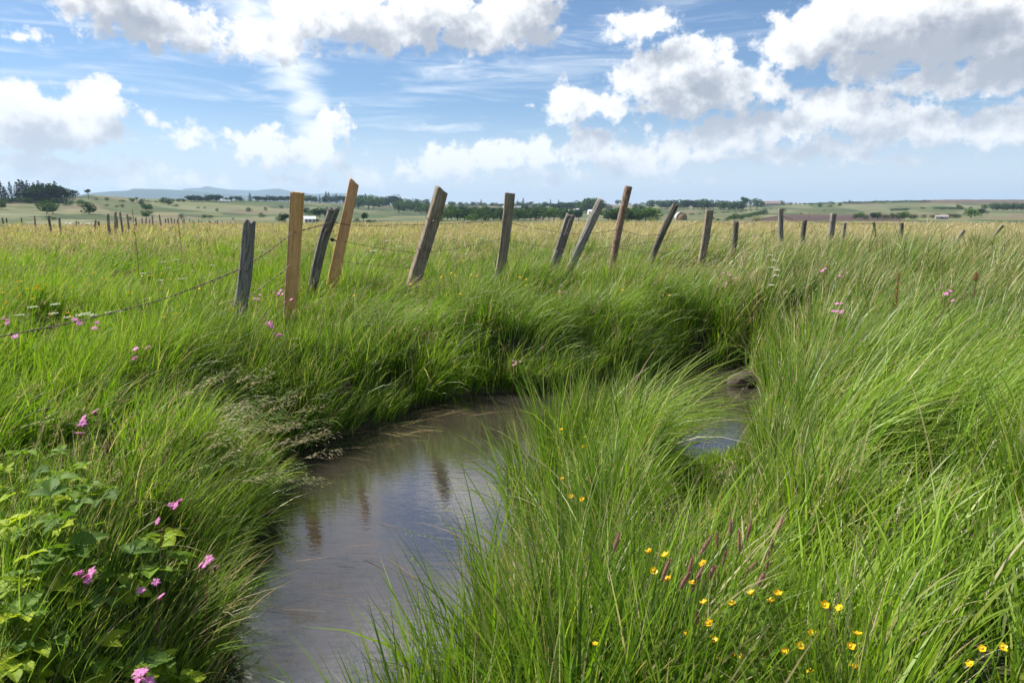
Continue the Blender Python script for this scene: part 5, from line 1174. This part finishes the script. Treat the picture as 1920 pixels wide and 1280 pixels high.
# ------------------------------------------------------------------ brambles, bottom left
mB, N = newmat('bramble_leaf'); at = N.n('ShaderNodeVertexColor', {'layer_name': 'col'}).outputs[0]
oi = N.n('ShaderNodeObjectInfo').outputs['Random']
tint = N.ramp(oi, [(0, (.10, .19, .03)), (.35, (.16, .28, .025)), (.65, (.32, .44, .025)), (1, (.46, .55, .03))])
c = N.v('MULTIPLY', tint, at); p_ = N.n('ShaderNodeBsdfPrincipled', None, Base_Color=c, Roughness=.6); p_.inputs['Specular IOR Level'].default_value = .25; t_ = N.n('ShaderNodeBsdfTranslucent', None, Color=N.v('MULTIPLY', c, (1.15, 1.2, .4)))
finish(N, N.n('ShaderNodeMixShader', None, _0=.45, _1=p_.outputs[0], _2=t_.outputs[0]).outputs[0]); M_bramble = mB
def leaflet(L, w, ang, off, up):
    V, F, C = [], [], []; n, m_ = 27, 8
    for i in range(n + 1):
        t = i / n; ser = 1 + .42 * (1 - ((t * 9) % 1)) * (.3 + .7 * t); ww = w * (math.sin(math.pi * t ** .80) ** .9 if 0 < t < 1 else .02) * ser
        for j in range(m_ + 1):
            s_ = (j / m_) * 2 - 1; vein = abs((((t * 7 - abs(s_) * 1.6) % 1)) - .5)
            x = ww * s_; y = L * t + abs(s_) * ww * .12; z = abs(s_) * ww * .42 - .30 * L * t * t + .055 * L * (vein - .25) + up * L * t
            V.append((x, y, z)); k = .72 + .60 * vein + (.25 if abs(s_) < .1 else 0); C.append((k, k, k))
    for i in range(n):
        for j in range(m_): a = i * (m_ + 1) + j; F.append((a, a + 1, a + m_ + 2, a + m_ + 1))
    ca, sa = math.cos(ang), math.sin(ang); V = [(x * ca - y * sa, off + x * sa + y * ca, z) for x, y, z in V]; return V, F, C
def leafmesh(k):
    V, F, C = [], [], []
    for (L, w, a, off, up) in [(.084, .021, .0, .026, .25), (.068, .017, 1.0, .018, .2), (.068, .017, -1.0, .018, .2)] + ([(.05, .02, 2.0, .01, .1), (.05, .02, -2.0, .01, .1)] if k == 2 else []):
        v, f, c_ = leaflet(L * random.uniform(.9, 1.1), w, a + random.uniform(-.1, .1), off, up); o_ = len(V); V += v; F += [tuple(i + o_ for i in g) for g in f]; C += c_
    tv, tf = tube([(0, -.05, -.02), (0, 0, 0), (0, .03, .004)], .0014, 5); o_ = len(V); V += [tuple(q) for q in tv]; F += [tuple(i + o_ for i in g) for g in tf]; C += [(.6, .6, .6)] * len(tv)
    me = bpy.data.meshes.new('leaf'); me.from_pydata(V, [], F); me.shade_smooth(); a_ = me.color_attributes.new('col', 'FLOAT_COLOR', 'POINT'); c4 = np.ones((len(V), 4), np.float32); c4[:, :3] = C; a_.data.foreach_set('color', c4.ravel()); me.materials.append(M_bramble); return me
LM = [leafmesh(k) for k in range(3)]
BR = [('bramble with bright yellow green young leaves at the left edge, uppermost', (40, 960), [(62,885),(30,848),(12,880),(85,905),(50,925),(15,935),(95,935),(60,965),(22,985)]),
      ('bramble with two bright leaf fans right of the uppermost one', (140, 980), [(112,850),(135,882),(165,905),(120,920),(150,940),(175,870),(105,970),(185,930)]),
      ('bramble whose bright ridged leaf lies right of the pink cluster', (250, 1170), [(262,1008),(290,1030),(310,1045),(230,1098),(205,1120),(255,1118),(240,1045),(285,1070),(300,1000)]),
      ('dark shaded bramble under the largest pink flower cluster', (120, 1160), [(110,1060),(85,1075),(130,1030),(150,1130),(180,1150),(95,1110),(60,1040),(140,1095),(165,1035)]),
      ('bramble with dark serrated leaves low at the left edge', (60, 1260), [(70,1212),(92,1196),(50,1150),(25,1165),(20,1250),(45,1235),(110,1240),(75,1170),(15,1110),(35,1200)]),
      ('bramble at the bottom edge beside the pink flower pair', (270, 1290), [(285,1252),(312,1262),(240,1262),(205,1240),(330,1240),(180,1215),(260,1235),(220,1275)])]
for lab, bp, lv in BR:
    g = on_z(bp[0], bp[1] + 120, 0.0); b = Vector((g[0], g[1], gz(g[0], g[1]) - .03)); o = empty('bramble', b, lab, 'bramble', 'brambles in the lower left corner'); parts = []; tips = []
    for (px, py) in lv + [(x_ + random.uniform(-38, 38), y_ + random.uniform(10, 55)) for x_, y_ in lv + lv + lv[::2]]:
        P = Vector(top_at(px, py, .13 if (px, py) in lv else .02, 1.4, 5)) - b; tips.append(P)
        midp = P * .5 + Vector((random.uniform(-.04, .04), random.uniform(-.02, .04), .05)); parts.append(tube([Vector((random.uniform(-.03, .03), random.uniform(-.03, .03), 0)), midp, P - Vector((0, 0, .02))], [.0026, .0020, .0012], 6))
    V, F = merge(parts); meshobj('stem', V, F, M_stem, o)
    for k, P in enumerate(tips):
        for q in range(1):
            l = bpy.data.objects.new('leaf', random.choice(LM)); put(l, o); l.location = P + Vector((random.uniform(-.02, .02), random.uniform(-.02, .02), random.uniform(-.02, .01))) * q; s_ = random.uniform(.85, 1.45) if k < len(lv) else random.uniform(.6, 1.2); l.scale = (s_,) * 3
            l.rotation_euler = (random.uniform(-.35, .45), random.uniform(-.4, .4), random.uniform(0, 6.28))
# clod of earth at the right end of the small pool
p = on_z(1392, 722, WZ); bms = bmesh.new(); bmesh.ops.create_icosphere(bms, subdivisions=4, radius=1)
for v_ in bms.verts:
    c_ = v_.co; k = 1 + .35 * (float(fbm(c_.x * 2 + 5, c_.y * 2 + c_.z * 3, 4, 6)) - .5) * 2; v_.co = Vector((c_.x * .16 * k, c_.y * .16 * k, c_.z * .13 * k))
me = bpy.data.meshes.new('earth_clod'); bms.to_mesh(me); me.shade_smooth(); me.materials.append(plain('reddish_earth', (.060, .042, .034), .95, 22, .5, bump=.8)); o = bpy.data.objects.new('earth_clod', me); put(o); o.location = (p[0], p[1], WZ + .05)
tag(o, 'reddish brown clod of earth at the right end of the small pool', 'clod')
